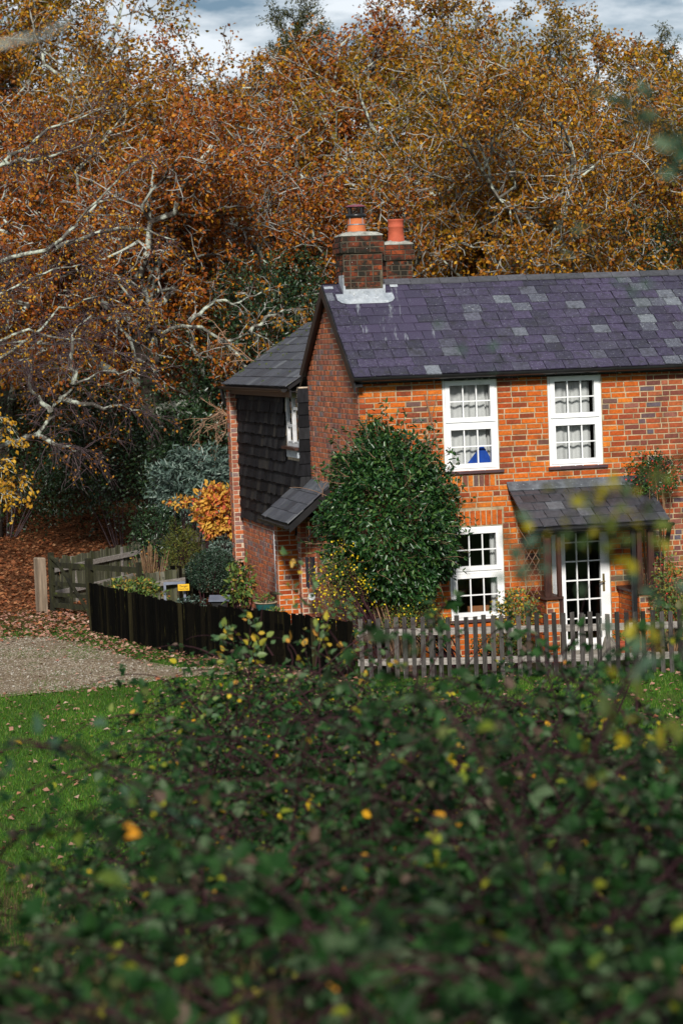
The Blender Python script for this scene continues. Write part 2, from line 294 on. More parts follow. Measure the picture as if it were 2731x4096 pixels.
MT['sign'] = make_mat('yellow_sign', [(0,(.72,.42,.015)),(1,(.76,.46,.02))], None, 6, .05, .5)
MT['bluegrey'] = make_mat('blue_grey_slab', [(0,(.13,.15,.20)),(1,(.19,.21,.27))], None, 6, .15, .45)
MT['disc'] = make_mat('mottled_disc', [(0,(.36,.38,.40)),(1,(.66,.68,.70))], None, 60, .3, .5)
MT['anodised'] = make_mat('black_chime_tube', [(0,(.014,.015,.020)),(1,(.02,.021,.03))], None, 6, .2, .35, spec=.5)
MT['brass'] = make_mat('old_brass', [(0,(.22,.17,.08)),(1,(.34,.27,.12))], None, 9, .3, .4, metal=.8)
MT['pink'] = leafmat('pink_flower', [(0,(.45,.10,.22)),(1,(.5,.18,.25))], .2)

# ------------------------------------------------------------------ foliage builders (numpy)
def unit(a): return a/(np.linalg.norm(a, axis=-1, keepdims=True)+1e-9)
def rand_dirs(n, rng=NPR): return unit(rng.normal(size=(n, 3)))

def leaf_arrays(P, T, Nn, Ln, Wd, kind='rhomb', fold=.25):
    """leaf blades: base points P, directions T, face normals Nn, lengths and widths"""
    n = len(P); T = unit(T); S = unit(np.cross(T, Nn)); Nn = np.cross(S, T)
    Ln = np.broadcast_to(np.asarray(Ln, float), (n,))[:, None]; Wd = np.broadcast_to(np.asarray(Wd, float), (n,))[:, None]
    if kind == 'rhomb':
        V = np.stack([P, P+T*Ln*.45+S*Wd*.5+Nn*Wd*fold, P+T*Ln, P+T*Ln*.45-S*Wd*.5+Nn*Wd*fold], 1)
        b = np.arange(n)[:, None]*4
        F = np.concatenate([b+np.array([0,1,2]), b+np.array([0,2,3])], 0)
        return V.reshape(-1, 3), F, None
    V = np.stack([P, P+T*Ln*.28+S*Wd*.48+Nn*Wd*fold, P+T*Ln*.66+S*Wd*.36+Nn*Wd*fold*.8, P+T*Ln-Nn*Ln*.06,
                  P+T*Ln*.66-S*Wd*.36+Nn*Wd*fold*.8, P+T*Ln*.28-S*Wd*.48+Nn*Wd*fold], 1)
    b = np.arange(n)[:, None]*6
    Q = np.concatenate([b+np.array([0,1,2,3]), b+np.array([0,3,4,5])], 0)
    return V.reshape(-1, 3), None, Q

def leaves(name, mat, parent, P, T, Nn, Ln, Wd, kind='rhomb', fold=.25):
    V, F, Q = leaf_arrays(P, T, Nn, Ln, Wd, kind, fold)
    return link(name, mesh_np(name, V, F, Q), mat, parent)

def tubes(paths):
    """paths: list of (pts(n,3), radii(n), sides) -> verts, quads"""
    VV, QQ, n0 = [], [], 0
    for pts, rad, s in paths:
        pts = np.asarray(pts, float); n = len(pts); rad = np.asarray(rad, float)
        d = np.empty_like(pts); d[1:-1] = pts[2:]-pts[:-2]; d[0] = pts[1]-pts[0]; d[-1] = pts[-1]-pts[-2]
        d = unit(d); ref = np.array([.31, .17, .93]) if abs(d[0][2]) < .8 else np.array([.93, .2, .1])
        a = unit(np.cross(d, ref)); b = np.cross(d, a)
        t = np.arange(s)*2*math.pi/s
        V = pts[:, None, :]+(a[:, None, :]*np.cos(t)[None, :, None]+b[:, None, :]*np.sin(t)[None, :, None])*rad[:, None, None]
        k = np.arange(s); k2 = (k+1) % s; i = np.arange(n-1)[:, None]*s
        QQ.append(np.stack([i+k, i+k2, i+s+k2, i+s+k], -1).reshape(-1, 4)+n0); VV.append(V.reshape(-1, 3)); n0 += n*s
    return np.concatenate(VV), np.concatenate(QQ)

def tube_obj(name, mat, parent, paths, smooth=True):
    V, Q = tubes(paths); return link(name, mesh_np(name, V, None, Q, smooth), mat, parent)

def vnorm(a):
    l = math.sqrt(a[0]*a[0]+a[1]*a[1]+a[2]*a[2])+1e-9; return (a[0]/l, a[1]/l, a[2]/l)

def grow(R, p, d, Ln, r, lev, S, out, sites):
    n = S['seg'][lev]; st = Ln/n; w = S['wob'][lev]; up = S['up'][lev]; pts = [p]; ds = [d]
    for i in range(n):
        d = vnorm((d[0]+R.gauss(0, w), d[1]+R.gauss(0, w), d[2]+R.gauss(0, w)+up)); p = (p[0]+d[0]*st, p[1]+d[1]*st, p[2]+d[2]*st)
        pts.append(p); ds.append(d)
    tp = S['taper'][lev]; rad = [max(r*(1-(1-tp)*i/n), S['rmin']) for i in range(n+1)]
    out.append((pts, rad, S['side'][lev], lev))
    if lev >= S['leaf']: sites.append((pts[-1], ds[-1])); [sites.append((pts[i], ds[i])) for i in range(1, n)]
    if lev+1 < len(S['seg']):
        for k in range(S['kid'][lev]):
            t = S['t0'][lev]+(1-S['t0'][lev])*(k+R.random())/S['kid'][lev]; i = min(n, max(1, int(round(t*n)))); q = pts[i]; dd = ds[i]
            a = vnorm((R.gauss(0,1), R.gauss(0,1), R.gauss(0,1)*S.get('flat', 1))); sp = S['ang'][lev]
            c = vnorm((dd[0]+a[0]*sp, dd[1]+a[1]*sp, dd[2]+a[2]*sp))
            grow(R, q, c, Ln*S['rat'][lev]*(1.15-.45*t)*R.uniform(.75, 1.25), max(rad[i]*S['rr'][lev], S['rmin']), lev+1, S, out, sites)

def site_leaves(rng, sites, per, spread, ln, wd, droop=.3):
    P = np.array([s[0] for s in sites]); D = np.array([s[1] for s in sites])
    P = np.repeat(P, per, 0); D = np.repeat(D, per, 0); n = len(P)
    P = P+rng.normal(size=(n, 3))*spread
    T = unit(D*.5+rng.normal(size=(n, 3))*.8+np.array([0, 0, -droop])); Nn = unit(rng.normal(size=(n, 3))+np.array([0, -.25, .8]))
    s = rng.uniform(.7, 1.3, n)
    return P, T, Nn, ln*s, wd*s

OAK = dict(seg=[7,7,5,4,3], wob=[.12,.36,.40,.40,.36], up=[.03,.05,.05,.05,.02], taper=[.55,.42,.40,.45,.6], side=[8,6,5,4,3], kid=[10,8,6,4], t0=[.34,.22,.2,.15],
           ang=[1.25,1.0,1.0,1.0], rat=[.72,.52,.50,.52], rr=[.58,.60,.60,.6], rmin=.012, leaf=3)

def make_oak(seed, height, mat_leaf, mat_bark, per, ln, wd, S=OAK, lean=(0,0), girth=1.0, spread=.085, name='oak_tree', mat_twig=None):
    R = random.Random(seed); rng = np.random.default_rng(seed)
    out, sites = [], []
    grow(R, (0,0,-.2), vnorm((lean[0], lean[1], 1)), height*.62, height*.017*girth, 0, S, out, sites)
    root = empty(name)
    tr = [(p, r, s) for p, r, s, l in out if l <= 0]; br = [(p, r, s) for p, r, s, l in out if l > 0]
    if mat_twig: tr, br = [(p, r, s) for p, r, s, l in out if l <= 1], [(p, r, s) for p, r, s, l in out if l > 1]
    tube_obj('trunk', mat_bark if mat_twig else MT['bark_trunk'], root, tr)
    if mat_twig: tube_obj('branches', mat_twig, root, br)
    else:
        tube_obj('limbs', mat_bark, root, [(p, r, s) for p, r, s, l in out if 0 < l <= 2]); tag(tube_obj('twigs', MT['twig_grey'], root, [(p, r, s) for p, r, s, l in out if l > 2]), kind='stuff')
    if per:
        a = site_leaves(rng, sites, per, spread, ln, wd); leaves('crown', mat_leaf, root, *a)
    return root

def copy_tree(o, name=None):
    c = o.copy(); COL.objects.link(c)
    for ch in list(o.children):
        k = ch.copy(); COL.objects.link(k); k.parent = c
    return c

def bush_points(rng, n, c, r, shell=.35, bottom=-.9, lump=.16, boxy=0.0):
    """points near the surface of a lumpy ellipsoid, with outward directions"""
    D = rand_dirs(int(n*1.6), rng); D = D[D[:, 2] > bottom][:n]; n = len(D)
    ph = rng.uniform(0, 6.28, 12); f = rng.uniform(1.5, 4.5, (12, 3)); lum = np.zeros(n)
    for k in range(12): lum += np.sin(D@f[k]*2+ph[k])
    rad = (1+lump*lum/3.0)*(1-shell*rng.random(n)**1.7)
    if boxy: rad = rad*(1+boxy*.30*(1-np.max(np.abs(D), 1)))
    P = np.asarray(c)+D*np.asarray(r)*rad[:, None]
    return P, D

def bush(name, label, cat, base, centre, r, mat, n, ln, wd, kind='ovate', shell=.35, droop=.2, up=.5, stems=8, stem_mat='stem', lump=.16, seed=1, fold=.2, bottom=-.9, group=None, boxy=0.0):
    rng = np.random.default_rng(seed); root = empty(name, base); b = np.asarray(base, float)
    P, D = bush_points(rng, n, np.asarray(centre)-b, r, shell, bottom, lump, boxy); n = len(P)
    T = unit(D*.7+rng.normal(size=(n,3))*.7+np.array([0,0,-droop])); Nn = unit(D*.8+rng.normal(size=(n,3))*.55+np.array([0,0,up]))
    s = rng.uniform(.7, 1.25, n)
    leaves('foliage', MT[mat], root, P, T, Nn, ln*s, wd*s, kind, fold)
    ps = []; c = np.asarray(centre)-b
    for k in range(stems):
        d = rand_dirs(1, rng)[0]*np.asarray(r)*.75; d[2] = abs(d[2]); q = np.array([d[0]*.15, d[1]*.15, -.05]); e = c+d
        mid = q*.45+e*.55+rng.normal(size=3)*.06; ps.append(([q, (q+mid)/2+rng.normal(size=3)*.03, mid, (mid+e)/2+rng.normal(size=3)*.03, e], [.018,.014,.011,.008,.004], 5))
    if ps: tube_obj('stems', MT[stem_mat], root, ps)
    return tag(root, label, cat, group)

# ------------------------------------------------------------------ ground
def sstep(a, b, x):
    t = np.clip((x-a)/(b-a), 0, 1); return t*t*(3-2*t)
def ground_h(x, y):
    x = np.asarray(x, float); y = np.asarray(y, float)
    ys = 13+9*sstep(-3.2, .2, x)
    bank = 2.9*sstep(ys, 4.5, y)
    hill = 13*sstep(62, 125, y)+2.5*sstep(56, 75, y)*sstep(2, -12, x)
    return bank+hill+.03*np.sin(x*1.7+y*.6)*sstep(24, 20, y)
def axis(fine0, fine1, step, far): 
    f = list(np.arange(fine0, fine1+1e-6, step)); return [-far, -far*.3, -120, -60, -30]+f+[30, 60, 120, far*.3, far] if fine0 > -30 else f
gx = np.array([-1500, -500, -150, -60, -25]+list(np.arange(-14, 14.1, .7))+[25, 60, 150, 500, 1500])
gy = np.array([-300, -80, -20, -6]+list(np.arange(-2, 30, .7))+list(np.arange(30, 130, 2.5))+[150, 250, 600, 2000])
GX, GY = np.meshgrid(gx, gy, indexing='ij'); GZ = ground_h(GX, GY)
nX, nY = len(gx), len(gy); ii = (np.arange(nX-1)[:, None]*nY+np.arange(nY-1)[None, :]).ravel()
ground_me = mesh_np('ground', np.stack([GX, GY, GZ], -1), None, np.stack([ii, ii+nY, ii+nY+1, ii+1], -1), True)

def ground_mat():
    M = bpy.data.materials.new('lawn_and_leaf_litter'); M.use_nodes = True; t = M.node_tree; N = t.nodes; N.clear(); L = t.links.new
    out = N.new('ShaderNodeOutputMaterial'); P = N.new('ShaderNodeBsdfPrincipled'); P.inputs['Roughness'].default_value = .95; P.inputs['Specular IOR Level'].default_value = .1
    geo = N.new('ShaderNodeNewGeometry'); sep = N.new('ShaderNodeSeparateXYZ'); L(geo.outputs['Position'], sep.inputs[0])
    def noise(s, d=5):
        n = N.new('ShaderNodeTexNoise'); n.inputs['Scale'].default_value = s; n.inputs['Detail'].default_value = d; L(geo.outputs['Position'], n.inputs['Vector']); return n.outputs['Fac']
    def rng(v, a, b, c=0., d=1.):
        n = N.new('ShaderNodeMapRange'); n.inputs['From Min'].default_value = a; n.inputs['From Max'].default_value = b; n.inputs['To Min'].default_value = c; n.inputs['To Max'].default_value = d; L(v, n.inputs['Value']); return n.outputs['Result']
    def mathn(op, a, b):
        n = N.new('ShaderNodeMath'); n.operation = op
        for i, q in enumerate((a, b)):
            if isinstance(q, (int, float)): n.inputs[i].default_value = q
            else: L(q, n.inputs[i])
        return n.outputs[0]
    def mixc(f, a, b):
        n = N.new('ShaderNodeMix'); n.data_type = 'RGBA'; L(f, n.inputs['Factor'])
        for k, q in (('A', a), ('B', b)):
            if isinstance(q, tuple): n.inputs[k].default_value = (*q, 1)
            else: L(q, n.inputs[k])
        return n.outputs['Result']
    grass = mixc(noise(6), (.020, .050, .008), (.050, .11, .014))
    soil = mixc(noise(9), (.010, .008, .005), (.035, .026, .015))
    litter = mixc(rng(noise(14), .35, .65), (.055, .020, .010), (.20, .085, .035))
    yy = mathn('ADD', sep.outputs['Y'], mathn('MULTIPLY', mathn('SUBTRACT', noise(.5), .5), 7.0))
    c = mixc(rng(yy, 41.5, 45.5), grass, litter)
    c = mixc(rng(yy, 17.5, 14.0), c, soil)
    L(c, P.inputs['Base Color'])
    b = N.new('ShaderNodeBump'); b.inputs['Strength'].default_value = .8; b.inputs['Distance'].default_value = .04; L(noise(18), b.inputs['Height']); L(b.outputs[0], P.inputs['Normal'])
    L(P.outputs[0], out.inputs[0]); return M
tag(link('ground', ground_me, ground_mat()), 'lawn, leaf litter and bramble bank around the cottage', 'ground', kind='structure')

# gravel drive: an irregular patch of stones, with loose stones on top
def on_ground(x, y):
    d = FWD + RGT*(x-PW/2)/FPX - UPV*(y-PH/2)/FPX; return (CAM+d*(-CAMZ/d[2]))[:2]
drive_poly = np.array([on_ground(*q) for q in ((-420,2850),(0,2792),(300,2764),(600,2724),(860,2700),(990,2700),(890,2688),(700,2672),(580,2645),(450,2606),(300,2568),(120,2546),(0,2555),(-420,2580))])
def drive_in(x, y, grow_=0.0):
    x = np.asarray(x, float); y = np.asarray(y, float); c0 = drive_poly.mean(0); k = 1-grow_/2.5
    x = c0[0]+(x-c0[0])*k+.12*np.sin(x*3.1+y*1.7)+.08*np.sin(x*7.3-y*5.1); y = c0[1]+(y-c0[1])*k+.12*np.sin(x*2.3-y*2.9)
    ins = np.zeros(x.shape, bool); n = len(drive_poly)
    for i in range(n):
        (x0, y0), (x1, y1) = drive_poly[i], drive_poly[(i+1) % n]
        ins ^= ((y0 > y) != (y1 > y)) & (x < (x1-x0)*(y-y0)/(y1-y0+1e-12)+x0)
    return ins
dv = []; dc = drive_poly.mean(0); dp_ = np.concatenate([drive_poly, drive_poly[:1]]); na = 0
for i in range(len(drive_poly)):
    for t in (0, .25, .5, .75):
        q = dp_[i]*(1-t)+dp_[i+1]*t; q = q+(q-dc)/np.linalg.norm(q-dc)*RND.uniform(-.09, .09); dv.append((q[0], q[1], .010)); na += 1
drive_c = dc
me = bpy.data.meshes.new('gravel_drive'); me.from_pydata(dv+[(drive_c[0], drive_c[1], .014)], [], [(k, (k+1) % na, na) for k in range(na)]); me.update()
MT['gravel'] = make_mat('fine_gravel', [(0,(.095,.060,.032)),(.5,(.19,.135,.08)),(1,(.27,.21,.145))], None, 45, .5, .95, 60, 1.0, spots=((.07,.10,.02), 1.1, .54, .62), spots2=((.55,.52,.47), 40, .62, .72))
tag(link('gravel_drive', me, MT['gravel']), 'pale gravel drive in front of the dark fence', 'drive', kind='structure')

# ------------------------------------------------------------------ cottage
cottage = empty('cottage', K, TH)
tag(cottage, 'two-storey red brick cottage with purple slate roof and white windows', 'cottage')

def slab_holes(mb, a0, a1, z0, z1, holes, o0, o1, M):
    A = sorted({a0, a1, *[h[0] for h in holes], *[h[1] for h in holes]}); Z = sorted({z0, z1, *[h[2] for h in holes], *[h[3] for h in holes]})
    A = [a for a in A if a0 <= a <= a1]; Z = [z for z in Z if z0 <= z <= z1]
    for i in range(len(A)-1):
        for j in range(len(Z)-1):
            ca, cz = (A[i]+A[i+1])/2, (Z[j]+Z[j+1])/2
            if any(h[0] < ca < h[1] and h[2] < cz < h[3] for h in holes): continue
            mb.box(A[i], A[i+1], Z[j], Z[j+1], o0, o1, M)

def lay(a0, a1, z0, z1, holes, rng, gauge=.08, hp=.16, flem_from=99., clip=None, stretch=.232, header=.116):
    """courses of bricks as rectangles (a0, a1, z0, z1, flemish)"""
    out = []; j = 0; z = z0
    while z < z1-.03:
        zt = min(z+gauge, z1); a = a0-(0 if j % 2 else stretch/2)-rng.uniform(0, .03); c = 0
        lo, hi = a0, a1
        if clip: lo, hi = clip(zt); lo = max(lo, a0); hi = min(hi, a1)
        while a < a1:
            fl = a+.1 > flem_from+.25*math.sin(z*5)
            w = (header if c % 2 else stretch) if fl else (header if rng.random() < hp else stretch*rng.uniform(.97, 1.03))
            segs = [(max(a, lo), min(a+w, hi))]
            for h in holes:
                if h[2] < z+gauge*.55 and h[3] > z+gauge*.45:
                    ns = []
                    for s in segs:
                        if s[1] <= h[0] or s[0] >= h[1]: ns.append(s)
                        else:
                            if s[0] < h[0]: ns.append((s[0], h[0]))
                            if s[1] > h[1]: ns.append((h[1], s[1]))
                    segs = ns
            for s in segs:
                if s[1]-s[0] > .045: out.append((s[0]+.007, s[1]-.007, z+.0065, zt-.0065, fl, fl and c % 2 == 1))
            a += w; c += 1
        z = zt; j += 1
    return out

def brick_verts(a0, a1, z0, z1, rng, M, dep=.009):
    j = lambda: rng.uniform(-.0025, .0025); i = .004; o = dep+rng.uniform(-.003, .003)
    q = [(a0+j(), z0+j(), -.004), (a1+j(), z0+j(), -.004), (a1+j(), z1+j(), -.004), (a0+j(), z1+j(), -.004),
         (a0+i, z0+i, o+j()*.5), (a1-i, z0+i, o+j()*.5), (a1-i, z1-i, o+j()*.5), (a0+i, z1-i, o+j()*.5)]
    return [M(*p) for p in q]
BF = [(4,5,6,7),(0,1,5,4),(1,2,6,5),(2,3,7,6),(3,0,4,7)]
def brick_stuff(name, rects, M, mat, parent, rng, off=0.0):
    mb = MB(); MM = (lambda a, z, o: M(a, z, o+off))
    for r in rects: mb.add(brick_verts(r[0], r[1], r[2], r[3], rng, MM), BF)
    return tag(mb.build(name, mat, parent), kind='stuff')
_bc = {}
def brick_one(r, M, mkey, parent, rng, off=0.0, name='brick'):
    w = max(2, round((r[1]-r[0])*100)); h = round((r[3]-r[2])*200); var = rng.randrange(3); key = (w, h, var, mkey, M.__name__)
    if key not in _bc:
        mb = MB(); mb.add(brick_verts(-w/200, w/200, -h/400, h/400, rng, M), BF); _bc[key] = mb.mesh('brick'); _bc[key].materials.append(MT[mkey])
    o = link(name, _bc[key], None, parent); o.location = M((r[0]+r[1])/2, (r[2]+r[3])/2, off); return o

WIN = [(1.26, 2.085, 2.79, 4.15), (2.86, 3.685, 2.785, 4.148), (1.28, 2.10, .60, 1.97)]
DOOR = (2.84, 3.74, 0.0, 2.06)
HOLES = WIN+[DOOR]
EAVE_V, EAVE_Z, RID_V, RID_Z = -.20, 4.25, 1.72, 5.65
WALL_R, DEP = 7.2, 3.45
RB = random.Random(3)
mb = MB(); slab_holes(mb, 0, WALL_R, -.1, 4.22, HOLES, -.10, 0, FRONT); front = mb.build('front_wall', MT['mortar'], cottage)
soldiers = [(1.28+.083*k, 1.28+.083*k+.073, 1.985, 2.20, False, False) for k in range(10)]
soldiers2 = [(1.27+.083*k, 1.27+.083*k+.073, 2.56, 2.72, False, False) for k in range(9)]
rects = lay(0, WALL_R, 0, 4.20, HOLES+[(1.27, 2.12, 1.98, 2.21), (1.26, 2.02, 2.555, 2.725)], RB, hp=.2, flem_from=4.2)
score = lambda r: (r[1] < 5.0) and (r[2] > 1.9 or r[0] > 2.1)
near = [r for r in rects if score(r) and not (r[2] < 2.5 and 2.2 < r[0] < 4.4)]
near.sort(key=lambda r: (-(min(r[1]-r[0], .2)), abs(r[2]-3.3)+max(0, r[0]-3.9)*.8))
near = near[:300-19-1]; ids = set(map(id, near))
for r in near: brick_one(r, FRONT, 'brick_flemish' if r[4] else 'brick', front, RB)
for r in soldiers+soldiers2: brick_one(r, FRONT, 'brick', front, RB)
brick_stuff('brick_courses', [r for r in rects if id(r) not in ids and not r[4]], FRONT, MT['brick'], front, RB)
brick_stuff('flemish_courses', [r for r in rects if id(r) not in ids and r[4]], FRONT, MT['brick_flemish'], front, RB)

def roof_z(v): return EAVE_Z+(RID_Z-EAVE_Z)/(RID_V-EAVE_V)*((v if v < RID_V else 2*RID_V-v)-EAVE_V)-.05
def gclip(z):
    s = (RID_Z-EAVE_Z)/(RID_V-EAVE_V); d = max(0, (z+.05-EAVE_Z)/s)+EAVE_V; return (max(0, d), min(DEP, 2*RID_V-d))
mb = MB(); pv = [(0,-.1),(DEP,-.1),(DEP,4.2),(RID_V,5.55),(0,4.25)]
vs = [(0, a, z) for a, z in pv]+[(.1, a, z) for a, z in pv]; n = 5
mb.add(vs, [tuple(range(5)), tuple(range(9, 4, -1))]+[(i, (i+1) % n, (i+1) % n+n, i+n) for i in range(n)])
gable = mb.build('gable_wall', MT['mortar_side'], cottage)
brick_stuff('gable_brickwork', lay(0, DEP, 0, 5.5, [], RB, hp=.12, clip=gclip), SIDE, MT['brick_side'], gable, RB)
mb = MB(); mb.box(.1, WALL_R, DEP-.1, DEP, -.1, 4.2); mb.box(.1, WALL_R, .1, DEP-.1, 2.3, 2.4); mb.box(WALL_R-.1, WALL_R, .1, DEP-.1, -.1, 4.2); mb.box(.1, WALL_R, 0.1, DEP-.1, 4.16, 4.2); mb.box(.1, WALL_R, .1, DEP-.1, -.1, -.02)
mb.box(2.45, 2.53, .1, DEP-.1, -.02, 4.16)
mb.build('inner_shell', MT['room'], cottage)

# main roof
PANG = math.atan2(RID_Z-EAVE_Z, RID_V-EAVE_V); SL = math.hypot(RID_Z-EAVE_Z, RID_V-EAVE_V)
RU0, RU1 = -.10, WALL_R+.1
mb = MB(); c, s = math.cos(PANG), math.sin(PANG)
vs = [(EAVE_V, EAVE_Z-.035), (RID_V, RID_Z-.035), (2*RID_V-EAVE_V, EAVE_Z-.035), (2*RID_V-EAVE_V, EAVE_Z-.075), (RID_V, RID_Z-.075), (EAVE_V, EAVE_Z-.075)]
vv = [(RU0+.01, a, z) for a, z in vs]+[(RU1, a, z) for a, z in vs]
mb.add(vv, [(0,1,7,6),(1,2,8,7),(2,3,9,8),(3,4,10,9),(4,5,11,10),(5,0,6,11),(0,5,4,1),(1,4,3,2),(6,7,10,11),(7,8,9,10)])
roof = mb.build('roof', MT['black'], cottage)

_sc = {}
def slate_mesh(w, ln, th, mkey, seed):
    k = (round(w, 2), round(ln, 2), mkey, seed % 4)
    if k not in _sc:
        R = random.Random(hash(k) % 1000); j = lambda: R.uniform(-.004, .004); mb = MB(); w2 = k[0]/2-.0045
        mb.hexa([(-w2+j(), j(), 0), (w2+j(), j(), 0), (w2, ln, 0), (-w2, ln, 0), (-w2+.003+j(), .002, th), (w2-.003+j(), .002, th), (w2, ln, th), (-w2, ln, th)])
        _sc[k] = mb.mesh('slate'); _sc[k].materials.append(MT[mkey])
    return _sc[k]

def slate_roof(parent, base, along, upslope, normal, length, slope_len, rows, w, mkey, rng, name='slate', th=.015, jit=.06):
    """rows of slates: base corner, unit vectors along the eave, up the slope and out"""
    g = slope_len/rows; ln = g*1.5; a = np.array(along, float); u = np.array(upslope, float); nn = np.array(normal, float); b = np.array(base, float)
    cnt = 0
    for r in range(rows):
        p = -w*(.5 if r % 2 else 0)-rng.uniform(0, .04)
        while p < length-.03:
            ww = w*rng.choice([.86, 1, 1, 1, 1.1]); lo, hi = max(p, 0), min(p+ww, length); p += ww
            if hi-lo < .05: continue
            mk = 'slate_stained' if mkey == 'slate' and r >= 4 and .15 < lo-.1 < 1.15 else 'slate_pale' if mkey == 'slate' and ((lo > 4.6 and rng.random() < .30) or (1.8 < lo < 3.4 and r in (7, 8) and rng.random() < .22)) else mkey
            me = slate_mesh(hi-lo, ln if r < rows-1 else g*1.02, th, mk, rng.randrange(4))
            o = link(name, me, None, parent)
            tilt = math.radians(2.8)+rng.uniform(-.006, .010); u2 = u*math.cos(tilt)-nn*math.sin(tilt); n2 = nn*math.cos(tilt)+u*math.sin(tilt)
            yaw = rng.gauss(0, .006); a2 = a*math.cos(yaw)+u2*math.sin(yaw); u3 = u2*math.cos(yaw)-a*math.sin(yaw)
            pos = b+a*((lo+hi)/2)+u*(r*g-rng.uniform(-.004, .006))+nn*(.014+rng.uniform(0, .003))
            mm = Matrix.Identity(4)
            for i in range(3): mm[i][0] = a2[i]; mm[i][1] = u3[i]; mm[i][2] = n2[i]; mm[i][3] = pos[i]
            o.matrix_local = mm; cnt += 1
    return cnt

RS = random.Random(21)
slate_roof(roof, (RU0, EAVE_V, EAVE_Z-.035), (1,0,0), (0,c,s), (0,-s,c), 6.4, SL-.03, 11, .265, 'slate', RS)
mb = MB(); mb.add([(RU0, RID_V, RID_Z-.02), (RU1, RID_V, RID_Z-.02), (RU1, 2*RID_V-EAVE_V, EAVE_Z-.02), (RU0, 2*RID_V-EAVE_V, EAVE_Z-.02), (6.3, RID_V, RID_Z-.02), (RU1, RID_V, RID_Z-.02), (RU1, EAVE_V, EAVE_Z-.02), (6.3, EAVE_V, EAVE_Z-.02)], [(0,1,2,3), (4,7,6,5)])
mb.build('far_slating', MT['slate'], roof)
mb = MB(); t_ = .018; dn = .125
prof = [(-dn*c, -dn*s), (0, 0), (dn*c, -dn*s)]; pr2 = [(a*1.0, b-t_) for a, b in prof]
vs = [(0, a, z) for a, z in prof]+[(0, a, z) for a, z in pr2[::-1]]; vs = vs+[(.452, a, z) for _, a, z in vs]
mb.add(vs, [(0,1,7,6),(1,2,8,7),(2,3,9,8),(3,4,10,9),(4,5,11,10),(5,0,6,11),(0,5,4,3,2,1),(6,7,8,9,10,11)])
rme = mb.mesh('ridge_tile'); rme.materials.append(MT['ridge'])
for k in range(16):
    u = RU0-.01+k*.46
    if .05 < u+.23 and u < .19-.30 or (u+.45 > .25 and u < .74): continue
    o = link('ridge_tile', rme, None, roof); o.location = (u, RID_V, RID_Z+.022+RS.uniform(-.004, .004)); o.rotation_euler = (RS.uniform(-.02,.02), RS.uniform(-.006,.006), 0)
mb = MB(); mb.box(.66, .86, RID_V-.1, RID_V+.1, RID_Z-.03, RID_Z+.012); mb.build('ridge_cut_tile', MT['ridge'], roof)

# barge boards, fascia, gutter
for sgn in (0, 1):
    va = EAVE_V-.03 if not sgn else 2*RID_V-EAVE_V+.10
    za = EAVE_Z-.02-(.03*math.tan(PANG) if not sgn else .10*math.tan(PANG))
    mb = MB(); w = .17
    mb.hexa([(RU0-.012, va, za-.03-w), (RU0+.012, va, za-.03-w), (RU0+.012, RID_V, RID_Z-.05-w), (RU0-.012, RID_V, RID_Z-.05-w), (RU0-.012, va, za-.03), (RU0+.012, va, za-.03), (RU0+.012, RID_V, RID_Z-.05), (RU0-.012, RID_V, RID_Z-.05)])
    mb.build('barge_board', MT['black'], cottage)
    mb = MB(); mb.hexa([(RU0+.012, va, za-.12), (.02, va, za-.12), (.02, RID_V, RID_Z-.14), (RU0+.012, RID_V, RID_Z-.14), (RU0+.012, va, za-.10), (.02, va, za-.10), (.02, RID_V, RID_Z-.12), (RU0+.012, RID_V, RID_Z-.12)])
    mb.build('verge_soffit', MT['black'], cottage)
mb = MB(); mb.box(-.02, RU1, EAVE_V+.02, EAVE_V+.045, 4.14, EAVE_Z-.06); mb.box(-.02, RU1, EAVE_V+.045, -.012, 4.165, 4.18); mb.build('fascia', MT['black'], cottage)
mb = MB(); mb.box(0.0, RU1, -.035, -.011, 4.12, 4.163); mb.build('eaves_ledge', make_mat('mottled_ledge', [(0,(.02,.02,.02)),(1,(.05,.05,.05))], None, 20, .5, .9, spots=((.5,.5,.48), 18, .58, .68)), cottage)
def gutter(name, A, B, r, parent, out=1):
    mb = MB(); A = np.array(A, float); B = np.array(B, float); d = (B-A)/np.linalg.norm(B-A); sd = np.cross(d, (0,0,1)); n = 10; rings = []
    for P in (A, B):
        for rr in (r, r*.86):
            rings.append([P+sd*math.cos(math.pi*k/(n-1))*rr+np.array([0,0,-1])*math.sin(math.pi*k/(n-1))*rr for k in range(n)])
    vs = sum(rings, []); fs = []
    for k in range(n-1): fs += [(k, k+1, 2*n+k+1, 2*n+k), (n+k, 3*n+k, 3*n+k+1, n+k+1), (k, n+k, n+k+1, k+1), (2*n+k, 2*n+k+1, 3*n+k+1, 3*n+k)]
    fs += [(0, 2*n, 3*n, n), (n-1, 2*n-1, 4*n-1, 3*n-1), tuple(range(n)), tuple(range(3*n-1, 2*n-1, -1))]
    mb.add(vs, fs); return mb.build(name, MT['black'], parent)
gt = gutter('gutter', (RU0-.02, EAVE_V-.05, EAVE_Z-.035), (RU1, EAVE_V-.05, EAVE_Z-.035), .055, cottage)
for k in range(8):
    u = .15+k*.92; mb = MB(); mb.tube([(u, EAVE_V-.05+.058*math.cos(t), EAVE_Z-.035-.058*math.sin(t)) for t in np.linspace(0, math.pi, 9)], .006, 4); mb.build('gutter_bracket', MT['black'], gt)

